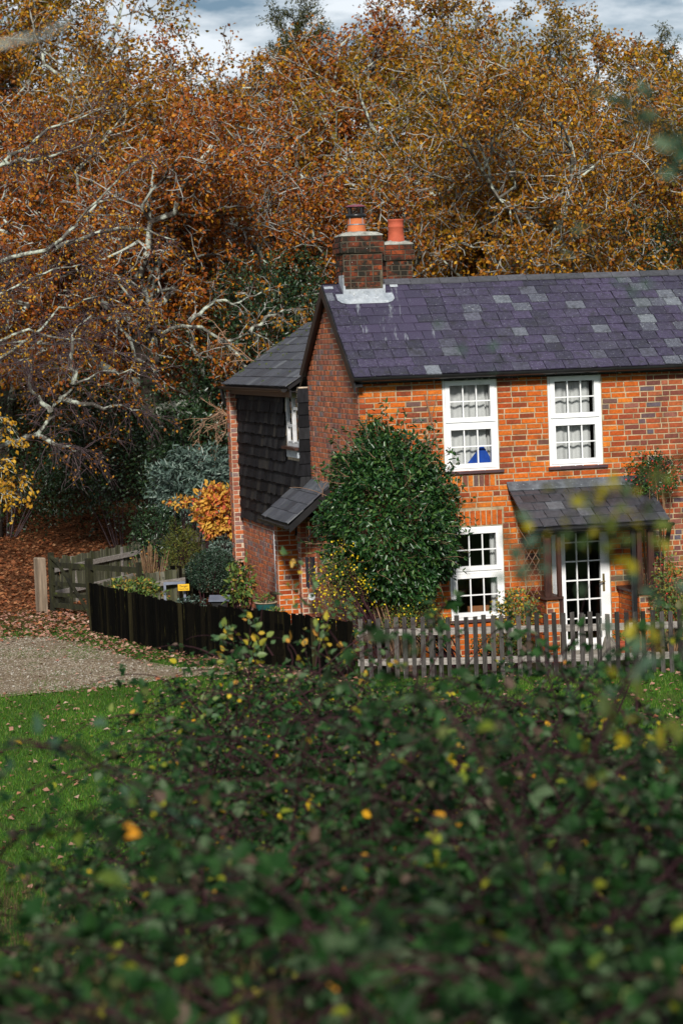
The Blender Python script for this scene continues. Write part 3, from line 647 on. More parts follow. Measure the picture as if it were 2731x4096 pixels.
# windows -------------------------------------------------------------
def ring(mb, a0, a1, z0, z1, w, o0, o1, M, wb=None):
    wb = wb or w
    mb.box(a0, a0+w, z0, z1, o0, o1, M); mb.box(a1-w, a1, z0, z1, o0, o1, M); mb.box(a0+w, a1-w, z0, z0+wb, o0, o1, M); mb.box(a0+w, a1-w, z1-w, z1, o0, o1, M)
def make_window(parent, M, a0, a1, z0, z1, mat='white', cols=3, rows=2, sill=True, base=0.0, name='window'):
    w = a1-a0; h = z1-z0; f = .035
    mb = MB(); ring(mb, a0, a1, z0, z1, f, base-.09, base-.012, M)
    zm = z0+h*.51; mb.box(a0+f, a1-f, zm-.018, zm+.018, base-.09, base-.016, M)
    win = mb.build(name, MT[mat], parent)
    for k, (s0, s1) in enumerate(((zm+.0185, z1-f), (z0+f, zm-.0185))):
        sa0, sa1 = a0+f+.002, a1-f-.002; sw = w*.085
        mb = MB(); ring(mb, sa0, sa1, s0+.002, s1-.002, sw, base-.08, base+.004-(.006 if k else 0), M); mb.build('sash', MT[mat], win)
        g0, g1, y0, y1 = sa0+sw, sa1-sw, s0+.002+sw, s1-.002-sw
        for i in range(1, cols):
            a = g0+(g1-g0)*i/cols; mb = MB(); mb.box(a-.009, a+.009, y0, y1, base-.05, base-.018, M); mb.build('glazing_bar', MT[mat], win)
        for i in range(1, rows):
            z = y0+(y1-y0)*i/rows; mb = MB(); mb.box(g0, g1, z-.009, z+.009, base-.049, base-.0195, M); mb.build('glazing_bar', MT[mat], win)
        for i in range(cols):
            for j in range(rows):
                b0, b1 = g0+(g1-g0)*i/cols, g0+(g1-g0)*(i+1)/cols; c0, c1 = y0+(y1-y0)*j/rows, y0+(y1-y0)*(j+1)/rows
                tl = RND.uniform(-.0012, .0012)
                mb = MB(); mb.add([M(b0, c0, base-.035+tl), M(b1, c0, base-.035-tl), M(b1, c1, base-.036-tl), M(b0, c1, base-.036+tl)], [(0,1,2,3)]); mb.build('pane', MT['glass'], win)
    if sill:
        mb = MB(); mb.box(a0-.03, a1+.06, z0-.04, z0-.001, base-.09, base+.05, M); mb.build('sill', MT['sill'], win)
    return win
wins = [make_window(cottage, FRONT, *w) for w in WIN]
for w, l in zip(wins, ('white sash window over the big shrub with blue cloth inside', 'white sash window above the porch', 'white sash window at ground level beside the shrub')): w['label'] = l

def curtain(a0, a1, z0, z1, v, label, amp=.016, freq=5, slant=0.0, name='curtain'):
    n, m_ = 60, 6; V = []; ph = RND.random()*6
    for j in range(m_+1):
        t = j/m_
        for i in range(n+1):
            q = i/n; a = a0+(a1-a0)*q+slant*t*(1-q); f = math.sin(q*freq*6.28+ph+.5*math.sin(q*11))*amp+math.sin(q*freq*2.3+ph)*amp*.7
            V.append((a, v+f, z0+(z1-z0)*t))
    F = [(j*(n+1)+i, j*(n+1)+i+1, (j+1)*(n+1)+i+1, (j+1)*(n+1)+i) for j in range(m_) for i in range(n)]
    root_p = loc((a0+a1)/2, v, z0); R_ = np.array(V); W_ = np.array([loc(*p) for p in R_])-root_p
    me = bpy.data.meshes.new(name); me.from_pydata([tuple(p) for p in W_], [], F); me.update(); me.polygons.foreach_set('use_smooth', [True]*len(F))
    o = link(name, me, MT['curtain']); o.location = tuple(root_p); return tag(o, label, 'curtain', 'pale curtains behind the windows')
curtain(1.30, 1.93, 2.80, 4.04, .17, 'pale grey curtain drawn across the window over the big shrub', slant=0)
curtain(1.90, 2.06, 2.80, 4.04, .20, 'narrow gathered curtain at the right of the window over the shrub', .02, 4)
curtain(2.90, 3.56, 2.80, 4.02, .17, 'pale grey curtain drawn across the window above the porch')
curtain(1.95, 2.06, .66, 1.93, .18, 'thin pale curtain hanging inside the ground floor window', .015, 3)
mb = MB(); P3 = lambda u, v, z: tuple(loc(u, v, z)-loc(1.8, .13, 2.85))
mb.add([P3(1.60,.125,2.845), P3(2.00,.125,2.845), P3(1.98,.13,2.98), P3(1.90,.13,3.12), P3(1.86,.12,3.15), P3(1.60,.15,2.845), P3(2.00,.16,2.845), P3(1.98,.155,2.98), P3(1.90,.15,3.12), P3(1.86,.15,3.15)],
       [(0,1,2,3,4),(5,9,8,7,6),(0,5,6,1),(1,6,7,2),(2,7,8,3),(3,8,9,4),(4,9,5,0)])
o = mb.build('blue_cloth', MT['blue_cloth']); o.location = tuple(loc(1.8, .13, 2.85)); tag(o, 'bright blue folded cloth leaning inside the upper window over the shrub', 'cloth')
mb = MB(); mb.box(-.16,.16,-.03,.03,0,.16); mb.box(-.16,.16,-.031,.031,.16,.175); mb.box(-.04,.04,-.04,-.03,.0,.11)
o = mb.build('wooden_box', MT['interior_wood']); o.location = tuple(loc(1.75, .22, .60)); o.rotation_euler = (0,0,TH); tag(o, 'brown wooden box on the sill inside the ground floor window', 'box')

# front door -----------------------------------------------------------
mb = MB(); ring(mb, DOOR[0], DOOR[1], DOOR[2]-.01, DOOR[3], .055, -.09, -.02, FRONT); mb.box(DOOR[0]+.055, DOOR[0]+.12, .045, 2.0, -.09, -.025, FRONT)
door = mb.build('front_door', MT['white'], cottage)
d0, d1 = DOOR[0]+.122, DOOR[1]-.057
mb = MB(); ring(mb, d0, d1, .047, 2.003, .09, -.075, -.010, FRONT, wb=.16); mb.build('door_leaf', MT['white'], door)
g0, g1, y0, y1 = d0+.09, d1-.09, .207, 1.913
for i in (1, 2):
    a = g0+(g1-g0)*i/3; mb = MB(); mb.box(a-.010, a+.010, y0, y1, -.05, -.02, FRONT); mb.build('glazing_bar', MT['white'], door)
for j in range(1, 6):
    z = y0+(y1-y0)*j/6+.02; mb = MB(); mb.box(g0, g1, z-.010, z+.010, -.049, -.0215, FRONT); mb.build('glazing_bar', MT['white'], door)
for i in range(3):
    for j in range(6):
        b0, b1 = g0+(g1-g0)*i/3, g0+(g1-g0)*(i+1)/3; c0, c1 = y0+(y1-y0)*j/6, y0+(y1-y0)*(j+1)/6
        mb = MB(); mb.add([FRONT(b0, c0, -.036), FRONT(b1, c0, -.036), FRONT(b1, c1, -.037), FRONT(b0, c1, -.037)], [(0,1,2,3)]); mb.build('pane', MT['glass'], door)
mb = MB(); mb.box(d1-.062, d1-.030, .90, 1.16, -.010, .0, FRONT); mb.tube([FRONT(d1-.046, 1.05, 0), FRONT(d1-.046, 1.05, .05), FRONT(d1-.13, 1.04, .055)], .012, 6); mb.build('handle', MT['brass'], door)

# porch ---------------------------------------------------------------
mb = MB(); pa = math.atan2(.52, 1.0); cc, ss = math.cos(pa), math.sin(pa)
mb.hexa([(2.22, -1.0, 1.945), (4.30, -1.0, 1.945), (4.30, -.012, 2.465), (2.22, -.012, 2.465), (2.22, -1.0, 1.985), (4.30, -1.0, 1.985), (4.30, -.012, 2.505), (2.22, -.012, 2.505)])
porch = mb.build('porch', MT['black'], cottage); porch['label'] = 'small open porch with dark slate lean-to roof over the front door'
slate_roof(porch, (2.19, -1.02, 1.98), (1,0,0), (0,cc,ss), (0,-ss,cc), 2.14, 1.11, 5, .235, 'slate_dark', RS)
mb = MB(); mb.hexa([(2.18, -.14, 2.475), (4.33, -.14, 2.475), (4.33, -.013, 2.545), (2.18, -.013, 2.545), (2.18, -.14, 2.483), (4.33, -.14, 2.483), (4.33, -.013, 2.60), (2.18, -.013, 2.60)]); mb.build('lead_flashing', MT['lead_dull'], porch)
gutter('gutter', (2.17, -1.07, 1.955), (4.36, -1.07, 1.955), .05, porch)
mb = MB(); mb.box(2.22, 4.30, -.99, -.96, 1.87, 1.94); mb.build('fascia', MT['black'], porch)
mb = MB(); mb.tube([(4.30,-1.07,1.91),(4.30,-1.0,1.78),(4.30,-.94,1.66),(4.30,-.94,.02)], .034, 10); mb.build('downpipe', MT['black'], porch)
for u0, u1, m_ in ((2.44, 2.53, 'brown_wood'), (2.63, 2.685, 'brown_wood'), (3.84, 3.91, 'brown_wood'), (4.01, 4.095, 'brown_wood')):
    mb = MB(); mb.box(u0, u1, -.94, -.86, .97, 1.945); mb.build('post', MT[m_], porch)
mb = MB(); mb.box(3.755, 3.815, -.95, -.88, .02, 1.945); mb.build('post', MT['black'], porch)
mb = MB(); mb.box(2.645, 2.70, -.94, -.87, .02, .94); mb.build('post', MT['brown_wood'], porch)
for u0, u1 in ((2.45, 2.64), (3.86, 4.09)):
    mb = MB(); mb.box(u0, u1, -.92, -.02, .0, .93); dwf = mb.build('dwarf_wall', MT['mortar'], porch)
    for r in lay(u0, u1, .0, .93, [], RB, hp=.3): brick_one(r, FRONT, 'brick', dwf, RB, off=.92)
    brick_stuff('side_courses', lay(-.92, -.02, .0, .93, [], RB), SIDE, MT['brick'], dwf, RB, off=-u0)
    mb = MB(); mb.box(u0-.04, u1+.05, -.98, -.02, .932, .968); mb.build('sill', MT['brown_wood'], porch)
mb = MB(); mb.box(2.72, 3.74, -.75, -.03, -.05, .045); tag(mb.build('doorstep', MT['boulder'], porch))

# chimneys ------------------------------------------------------------
def chimney(u0, u1, v0, v1, zb, zc, zt, label):
    mb = MB(); mb.box(u0, u1, v0, v1, zb, zc); e = .035; mb.box(u0-e, u1+e, v0-e, v1+e, zc+.001, zt-.085); mb.box(u0-.01, u1+.01, v0-.01, v1+.01, zt-.084, zt)
    ch = mb.build('chimney', MT['mortar_dark'], cottage); ch['label'] = label
    for (x, z0, z1) in ((0, zb, zc), (e, zc, zt-.085), (.01, zt-.085, zt)):
        for r in lay(u0-x, u1+x, z0, z1, [], RB, hp=.25, gauge=.083): brick_one(r, FRONT, 'brick_chimney', ch, RB, off=-(v0-x))
        for r in lay(v0-x, v1+x, z0, z1, [], RB, hp=.3, gauge=.083): brick_one(r, SIDE, 'brick_chimney', ch, RB, off=-(u0-x))
    mb = MB(); cx, cy = (u0+u1)/2, (v0+v1)/2; hx, hy = (u1-u0)/2+.02, (v1-v0)/2+.02; n = 24; vs = []
    for (k, z) in ((1, zt), (1, zt+.018), (.8, zt+.05), (.55, zt+.068), (.0, zt+.07)):
        for i in range(n):
            t = 2*math.pi*i/n; cx_, sx_ = math.cos(t), math.sin(t); q = 1/max(abs(cx_), abs(sx_)); q = q*(k if k == 1 else 1)+(1-q)*(0 if k == 1 else 1)*(1-k)
            w = RB.uniform(-.006, .006); vs.append((cx+hx*cx_*q*k, cy+hy*sx_*q*k, z+(w if k not in (0,) and z > zt else 0)))
    mb.add(vs, [(j*n+i, j*n+(i+1) % n, (j+1)*n+(i+1) % n, (j+1)*n+i) for j in range(4) for i in range(n)]); mb.build('flaunching', MT['cement'], ch, True)
    return ch
chA = chimney(.19, .79, 1.45, 1.95, 5.30, 6.07, 6.325, 'front brick chimney stack with a caged cowl on its pot')
cA = (.47, 1.70)
mb = MB(); mb.lathe([(.135,6.36),(.148,6.38),(.145,6.42),(.135,6.48),(.128,6.60),(.128,6.62)], (*cA, 0), 24); mb.build('chimney_pot', MT['terracotta'], chA, True)
mb = MB(); mb.lathe([(.134,6.495),(.14,6.495),(.14,6.510),(.134,6.510)], (*cA, 0), 24)
for k in range(4): t = k*1.57+.55; mb.box(cA[0]+.135*math.cos(t)-.006, cA[0]+.135*math.cos(t)+.006, cA[1]+.135*math.sin(t)-.006, cA[1]+.135*math.sin(t)+.006, 6.50, 6.62)
mb.build('strap', MT['steel'], chA)
mb = MB(); mb.lathe([(.12,6.60),(.158,6.61),(.158,6.645),(.15,6.66),(.135,6.665)], (*cA, 0), 24); mb.build('cowl_collar', MT['black'], chA, True)
mb = MB()
for k in range(28): t = 2*math.pi*k/28; mb.tube([(cA[0]+.125*math.cos(t), cA[1]+.125*math.sin(t), 6.66), (cA[0]+.125*math.cos(t), cA[1]+.125*math.sin(t), 6.765)], .0028, 4)
for z in (6.68, 6.70, 6.72, 6.74): mb.tube([(cA[0]+.125*math.cos(t), cA[1]+.125*math.sin(t), z) for t in np.linspace(0, 2*math.pi, 25)], .0026, 4)
for k in range(4):
    t = 2*math.pi*k/4+.45; mb.box(cA[0]+.125*math.cos(t)-.014, cA[0]+.125*math.cos(t)+.014, cA[1]+.125*math.sin(t)-.014, cA[1]+.125*math.sin(t)+.014, 6.66, 6.765)
mb.build('cowl_cage', MT['black'], chA)
mb = MB(); mb.lathe([(.0,6.768),(.13,6.768),(.158,6.765),(.155,6.778),(.12,6.796),(.06,6.806),(.0,6.808)], (*cA, 0), 24); mb.build('cowl_lid', MT['cowl'], chA, True)
chB = chimney(1.20, 1.62, 2.85, 3.20, 5.0, 5.99, 6.235, 'rear brick chimney stack with a plain red pot')
cB = (1.41, 3.0)
mb = MB(); mb.lathe([(.13,6.25),(.14,6.27),(.138,6.30),(.130,6.33),(.118,6.50),(.125,6.51),(.125,6.525),(.118,6.53),(.120,6.60),(.128,6.615),(.128,6.635),(.105,6.635),(.10,6.55)], (*cB, 0), 24); mb.build('chimney_pot', MT['terracotta_red'], chB, True)
def on_roof(u, sl, n): return (u, EAVE_V+c*sl-s*n, EAVE_Z-.035+s*sl+c*n)
mb = MB(); s0 = (1.45-EAVE_V)/c; pts = [(.05, s0+.02), (.05, s0-.13), (.10, s0-.20), (.18, s0-.235), (.80, s0-.235), (.88, s0-.20), (.93, s0-.13), (.93, s0+.02)]
vs = [on_roof(a, b, .036) for a, b in pts]+[on_roof(a, b, .030) for a, b in pts]; n = len(pts)
mb.add(vs, [tuple(range(n)), tuple(range(2*n-1, n-1, -1))]+[(i, (i+1) % n, (i+1) % n+n, i+n) for i in range(n)]); mb.build('lead_apron', MT['lead'], chA)
mb = MB(); z0 = on_roof(0, s0, .03)[2]; mb.box(.175, .805, 1.425, 1.437, z0-.02, z0+.085); mb.box(.165, .20, 1.418, 1.433, z0-.03, z0+.14); mb.box(.78, .815, 1.418, 1.433, z0-.03, z0+.14)
mb.box(.172, .181, 1.43, 1.72, z0-.02, z0+.30); mb.build('lead_upstand', MT['lead'], chA)
for a0, a1 in ((-.09, .05), (.93, 1.05)):
    mb = MB(); vs = [on_roof(a0, SL-.16, .032), on_roof(a1, SL-.16, .032), on_roof(a1, SL-.10, .034), on_roof(a0, SL-.10, .034)]; mb.add(vs, [(0,1,2,3)]); mb.build('lead_soaker', MT['lead'], chA)

# rear wing -----------------------------------------------------------
WU = -.15; WV0, WV1 = 3.46, 9.1
wwin = (3.52, 4.50, 3.10, 3.97); lwin = (5.45, 6.00, .57, 1.62)
mb = MB(); slab_holes(mb, WV0, WV1, -.1, 4.06, [wwin, lwin], -.1-.15*0, 0, lambda a, z, o: (WU-o, a, z))
mb.box(WU+.1, 2.6, WV0, WV0+.1, -.1, 4.06); mb.box(WU+.1, 2.6, WV1-.1, WV1, -.1, 4.06); mb.box(2.5, 2.6, WV0+.1, WV1-.1, -.1, 4.06)
wing = mb.build('rear_wing_wall', MT['mortar_side'], cottage)
WS = lambda a, z, o: (WU-o, a, z)
WS.__name__ = 'WS'
brick_stuff('wing_brickwork', lay(WV0, WV1, 0, 1.68, [lwin], RB, hp=.2), WS, MT['brick_side'], wing, RB)
trow = 12; tg = (4.03-1.70)/trow
for r in range(trow):
    z = 1.70+r*tg; a = WV0-(.11 if r % 2 else 0)
    while a < 8.80:
        w = RB.uniform(.20, .26); lo, hi = max(a, WV0), min(a+w, 8.80); a += w
        if hi-lo < .06: continue
        if lo < wwin[1]+.03 and hi > wwin[0]-.03 and z+tg > wwin[2]-.16 and z < wwin[3]: 
            if lo < wwin[0]-.03: hi = wwin[0]-.02
            elif hi > wwin[1]+.03: lo = wwin[1]+.02
            else: continue
            if hi-lo < .06: continue
        mb = MB(); j = RB.uniform(-.012, .008); o0 = RB.uniform(.030, .040)
        mb.hexa([WS(lo+.003, z-.02+j, .022+o0-.012), WS(hi-.003, z-.02+j+RB.uniform(-.005,.005), .022+o0-.012), WS(hi-.003, z-.02+j, .022+o0), WS(lo+.003, z-.02+j, .022+o0),
                 WS(lo+.003, z+tg*1.05, .006), WS(hi-.003, z+tg*1.05, .006), WS(hi-.003, z+tg*1.05, .018), WS(lo+.003, z+tg*1.05, .018)])
        mb.build('wall_tile', MT['tile_black'], wing)
for r in range(trow+9):
    z = 0.0+r*tg if r < 9 else 1.70+(r-9)*tg
    if r < 9: continue
    mb = MB(); mb.hexa([(WU-.05, WV0-.046, z-.02), (-.004, WV0-.046, z-.02), (-.004, WV0-.034, z-.02), (WU-.05, WV0-.034, z-.02), (WU-.02, WV0-.018, z+tg*1.05), (-.004, WV0-.018, z+tg*1.05), (-.004, WV0-.006, z+tg*1.05), (WU-.02, WV0-.006, z+tg*1.05)])
    mb.build('wall_tile', MT['tile_black'], wing)
mb = MB(); mb.box(-.31, WU-.001, 8.80, 9.10, -.1, 4.0); nib = mb.build('corner_pier', MT['mortar_side'], cottage)
brick_stuff('pier_front_courses', lay(-.31, WU, 0, 4.0, [], RB, hp=0), FRONT, MT['brick_side'], nib, RB, off=-8.80)
brick_stuff('pier_side_courses', lay(8.80, 9.10, 0, 4.0, [], RB, hp=.5), SIDE, MT['brick_side'], nib, RB, off=.31)
for w_, lab in ((wwin, 'narrow old white casement in the black tiled wall'), (lwin, 'narrow white window low in the side wall')):
    a0, a1, z0, z1 = w_
    mb = MB(); ring(mb, a0, a1, z0, z1, .05, -.06, .008, WS); mb.box((a0+a1)/2-.016, (a0+a1)/2+.016, z0+.055, z1-.055, -.06, .013, WS); win = mb.build('casement_window', MT['white_old'], cottage); win['label'] = lab
    for b0, b1 in ((a0+.057, (a0+a1)/2-.022), ((a0+a1)/2+.022, a1-.057)):
        zz = z0+.07+(z1-z0)*(.62 if b0 < (a0+a1)/2 else .30)
        mb = MB(); ring(mb, b0, b1, z0+.058, z1-.058, .024, -.05, .002, WS); mb.box(b0+.036, b1-.036, zz-.02, zz+.02, -.05, .0041, WS); mb.build('sash', MT['white_old'], win)
        mb = MB(); mb.add([WS(b0+.03, z0+.1, -.02), WS(b1-.03, z0+.1, -.02), WS(b1-.03, z1-.1, -.02), WS(b0+.03, z1-.1, -.02)], [(0,1,2,3)]); mb.build('pane', MT['glass'], win)
    mb = MB(); mb.box(a0-.06, a1+.05, z0-.045, z0-.001, -.09, .10, WS); mb.build('sill', MT['brown_wood'], win)
mb = MB(); mb.box(wwin[0], wwin[1]-.12, wwin[2]-.17, wwin[2]-.046, .0, .05, WS); mb.build('lead_apron', MT['lead'], wing)
# its roof
wa = math.atan2(1.05, 1.62); wc, wsn = math.cos(wa), math.sin(wa)
mb = MB(); mb.hexa([(-.30, 3.50, 4.02), (1.34, 3.50, 5.07), (1.34, 9.22, 5.07), (-.30, 9.22, 4.02), (-.32, 3.50, 4.07), (1.32, 3.50, 5.12), (1.32, 9.22, 5.12), (-.32, 9.22, 4.07)])
wroof = mb.build('rear_wing_roof', MT['black'], cottage)
slate_roof(wroof, (-.35, 9.25, 4.06), (0,-1,0), (wc,0,wsn), (-wsn,0,wc), 5.78, 1.95, 8, .30, 'slate_grey', RS)
mb = MB(); mb.hexa([(1.34, 3.5, 5.07), (3.0, 3.5, 4.02), (3.0, 9.22, 4.02), (1.34, 9.22, 5.07), (1.34, 3.5, 5.12), (3.0, 3.5, 4.07), (3.0, 9.22, 4.07), (1.34, 9.22, 5.12)]); mb.build('far_slating', MT['slate_grey'], wroof)
mb = MB()
for k in range(60):
    q = RS.uniform(0, 1.9); a = RS.uniform(3.6, 9.1) if RS.random() < .6 else RS.uniform(8.9, 9.2)
    p = np.array([-.35+wc*q-wsn*.035, a, 4.06+wsn*q+wc*.035]); r_ = RS.uniform(.012, .035)
    mb.add([p+np.array([r_*math.cos(t)*.8, r_*1.3*math.sin(t), -.012]) for t in (0,1.25,2.5,3.8,5)]+[p+np.array([0,0,r_*.55])], [(i, (i+1) % 5, 5) for i in range(5)])
mb.build('moss', make_mat('roof_moss', [(0,(.035,.055,.008)),(1,(.08,.10,.012))], 'island', 30, .4, 1), wroof)
gutter('gutter', (-.38, 9.25, 4.035), (-.38, 3.50, 4.035), .055, wroof)
mb = MB(); mb.tube([(-.38, 9.15, 4.0), (-.38, 9.15, 3.88), (-.33, 9.2, 3.74), (-.16, 9.24, 3.62), (-.10, 9.24, .05)], .034, 8); mb.build('downpipe', MT['black'], wroof)
mb = MB(); mb.box(-.29, -.26, 3.5, 9.1, 3.9, 4.015); mb.box(-.259, -.16, 3.5, 9.1, 3.985, 4.0); mb.build('fascia', MT['black'], wroof)

# side canopy over the yard door ---------------------------------------
CU, CZ0, CZ1 = -.65, 2.0, 2.55; CV0, CV1 = 2.1, 4.15
ca = math.atan2(CZ1-CZ0, -CU); kc, ks = math.cos(ca), math.sin(ca); cl = math.hypot(CZ1-CZ0, CU)
mb = MB(); mb.hexa([(CU+.02, CV0, CZ0-.06), (-.003, CV0, CZ1-.05), (-.003, CV1, CZ1-.05), (CU+.02, CV1, CZ0-.06), (CU, CV0, CZ0-.015), (-.003, CV0, CZ1-.005), (-.003, CV1, CZ1-.005), (CU, CV1, CZ0-.015)])
canopy = mb.build('side_canopy', MT['black'], cottage); canopy['label'] = 'small lean-to slate canopy on the gable side'
slate_roof(canopy, (CU-.03, CV1+.03, CZ0-.01), (0,-1,0), (kc,0,ks), (-ks,0,kc), CV1-CV0+.06, cl, 4, .38, 'slate_grey', RS)
gutter('gutter', (CU-.06, CV1+.02, CZ0-.03), (CU-.06, CV0-.02, CZ0-.03), .055, canopy)
mb = MB(); mb.hexa([(CU-.02, CV0-.03, CZ0-.14), (-.004, CV0-.03, CZ1-.13), (-.004, CV0-.005, CZ1-.13), (CU-.02, CV0-.005, CZ0-.14), (CU-.02, CV0-.03, CZ0-.02), (-.004, CV0-.03, CZ1-.01), (-.004, CV0-.005, CZ1-.01), (CU-.02, CV0-.005, CZ0-.02)]); mb.build('barge_board', MT['black'], canopy)
mb = MB(); mb.hexa([(-.16, CV0+.02, CZ1-.12), (-.012, CV0+.02, CZ1-.02), (-.012, CV1, CZ1-.02), (-.16, CV1, CZ1-.12), (-.16, CV0+.02, CZ1-.085), (-.012, CV0+.02, CZ1+.05), (-.012, CV1, CZ1+.05), (-.16, CV1, CZ1-.085)]); mb.build('lead_flashing', MT['lead_dull'], canopy)
for (u0, u1, v0, v1, nm) in ((-.26, -.002, 3.28, 3.455, 'pier'), (-.50, WU-.002, 3.95, 4.12, 'screen_wall')):
    mb = MB(); mb.box(u0, u1, v0, v1, -.1, 2.0 if nm == 'pier' else 1.98); pr = mb.build(nm, MT['mortar_side'], canopy)
    for r in lay(u0, u1, 0, 1.98, [], RB, hp=.35): brick_one(r, FRONT, 'brick_side' if nm == 'pier' else 'brick', pr, RB, off=-v0)
    brick_stuff('side_courses', lay(v0, v1, 0, 1.98, [], RB, hp=.5), SIDE, MT['brick_side'], pr, RB, off=-u0)

# ------------------------------------------------------------------ fences, gate, yard
RF = random.Random(5)
def board_mesh(w, t, h, key, n=5, seed=0, pointed=0.0):
    R = random.Random(seed); out = []
    for k in range(n):
        mb = MB(); j = lambda a=.003: R.uniform(-a, a); h2 = h+R.uniform(-.02, .015); bend = R.uniform(-.006, .006)
        vs = []
        for z, b in ((-.02, 0), (h2*.5, bend), (h2, bend*.3)):
            for sx, sy in ((-1,-1),(1,-1),(1,1),(-1,1)): vs.append((sx*w/2+b+j(), sy*t/2+j(.001), z+(j(.006) if z > 0 else 0)))
        mb.add(vs, [(0,3,2,1),(8,9,10,11)]+[(i*4+k_, i*4+(k_+1) % 4, (i+1)*4+(k_+1) % 4, (i+1)*4+k_) for i in range(2) for k_ in range(4)])
        me = mb.mesh('board'); me.materials.append(MT[key]); out.append(me)
    return out
def polyline(pts, step):
    pts = np.array(pts, float); seg = np.linalg.norm(np.diff(pts, axis=0), axis=1); cum = np.concatenate([[0], np.cumsum(seg)])
    q = np.arange(step/2, cum[-1], step); X = np.interp(q, cum, pts[:, 0]); Y = np.interp(q, cum, pts[:, 1])
    d = np.stack([np.gradient(X), np.gradient(Y)], -1); return X, Y, np.arctan2(d[:, 1], d[:, 0])
def fence(name, label, pts, step, w, t, h, key, piece='board', rails=(), rail_key='rail', rail_h=.09, rail_off=.03, posts=0, post_key=None, jit=.02, seed=1, top=None, group=None):
    root = empty(name, (pts[0][0], pts[0][1], 0)); B = np.array([pts[0][0], pts[0][1], 0.]); me = board_mesh(w, t, h, key, 5, seed); R = random.Random(seed)
    X, Y, A = polyline(pts, step)
    for i in range(len(X)):
        o = link(piece, R.choice(me), None, root); o.location = (X[i]-B[0]+R.gauss(0,.002), Y[i]-B[1]+R.gauss(0,.003), (top(i/len(X)) if top else 0)+R.gauss(0,.006))
        o.rotation_euler = (R.gauss(0, jit*.6), R.gauss(0, jit*.5), A[i]+R.gauss(0, jit*2)+(math.pi if R.random() < .5 else 0))
    XS, YS, AS = polyline(pts, .9)
    for z in rails:
        p0 = (pts[0][0]-B[0]-rail_off*math.sin(AS[0]), pts[0][1]-B[1]+rail_off*math.cos(AS[0]), z); p1 = (pts[-1][0]-B[0]-rail_off*math.sin(AS[-1]), pts[-1][1]-B[1]+rail_off*math.cos(AS[-1]), z)
        path = [p0]+[(x-B[0]-rail_off*math.sin(a), y-B[1]+rail_off*math.cos(a), z) for x, y, a in zip(XS, YS, AS)]+[p1]
        for k in range(0, len(path)-1, 2):
            mb = MB(); q = path[min(k+2, len(path)-1)]; mb.bar(path[k], q, .035, rail_h); mb.build('rail', MT[rail_key], root)
    if posts:
        XS, YS, AS = polyline(pts, posts); off = rail_off+.06
        for x, y, a in zip(XS, YS, AS):
            mb = MB(); mb.box(-.045, .045, -.045, .045, -.05, h*.97); o = mb.build('post', MT[post_key or rail_key], root); o.location = (x-B[0]-off*math.sin(a), y-B[1]+off*math.cos(a), 0); o.rotation_euler = (0,0,a)
    return tag(root, label, 'fence', group)

picket_pts = [(.15, 33.72), (2.1, 33.42), (4.5, 33.26), (6.5, 33.12)]
fence('picket_fence', 'weathered grey picket fence in front of the cottage porch', picket_pts, .123, .062, .022, .86, 'picket', 'picket', rails=(.24, .66), rail_key='rail', rail_h=.095, posts=2.1, post_key='picket', jit=.014, seed=4)
dark_pts = [(.07, 33.62), (-.45, 34.4), (-.95, 35.2), (-1.65, 36.15), (-2.25, 36.9), (-2.75, 37.6), (-3.2, 38.5), (-3.8, 39.8), (-4.34, 40.9)]
dark_fence = fence('boarded_fence', 'dark stained close-boarded fence curving along the gravel drive', dark_pts, .092, .105, .018, .83, 'fence_dark', 'board', rails=(.25, .62), rail_key='fence_dark', rail_off=-.035, jit=.02, seed=9, top=lambda t: .012*math.sin(t*9))
fence('yard_fence', 'short dark paling fence returning behind the boarded fence', [(-4.30, 41.0), (-3.9, 42.0), (-3.3, 42.9), (-2.6, 43.6)], .10, .085, .018, .80, 'paling', 'paling', rails=(.6,), rail_key='rail', rail_off=-.03, seed=14)
fence('garden_fence', 'black picket fence inside the yard behind the danger sign', [(-3.15, 43.2), (-2.4, 43.3), (-1.55, 43.5)], .14, .085, .02, .86, 'fence_dark', 'picket', rails=(.3, .66), rail_key='gate_wood', rail_off=.03, seed=15)
fence('paling_fence', 'green weathered paling fence behind the field gate', [(-5.45, 44.9), (-4.5, 47.2), (-3.3, 50.3), (-2.4, 52.5)], .11, .095, .018, .92, 'paling', 'paling', rails=(.28, .72), rail_key='rail', rail_off=-.035, posts=1.9, post_key='rail', seed=16)
# latch plate on the boarded fence
p = at(809, 2447, 36.98); mb = MB(); mb.box(-.035,.035,-.006,.006,-.045,.045); mb.box(-.012,.012,-.022,-.006,-.02,.02); mb.box(.015,.03,-.012,-.006,-.035,.035); o = mb.build('latch_plate', MT['white_old'])
o.location = tuple(p+np.array([-.03,-.06,0])); o.rotation_euler = (0,0,-.85); tag(o, 'small grey metal latch plate on the dark boarded fence', 'latch')
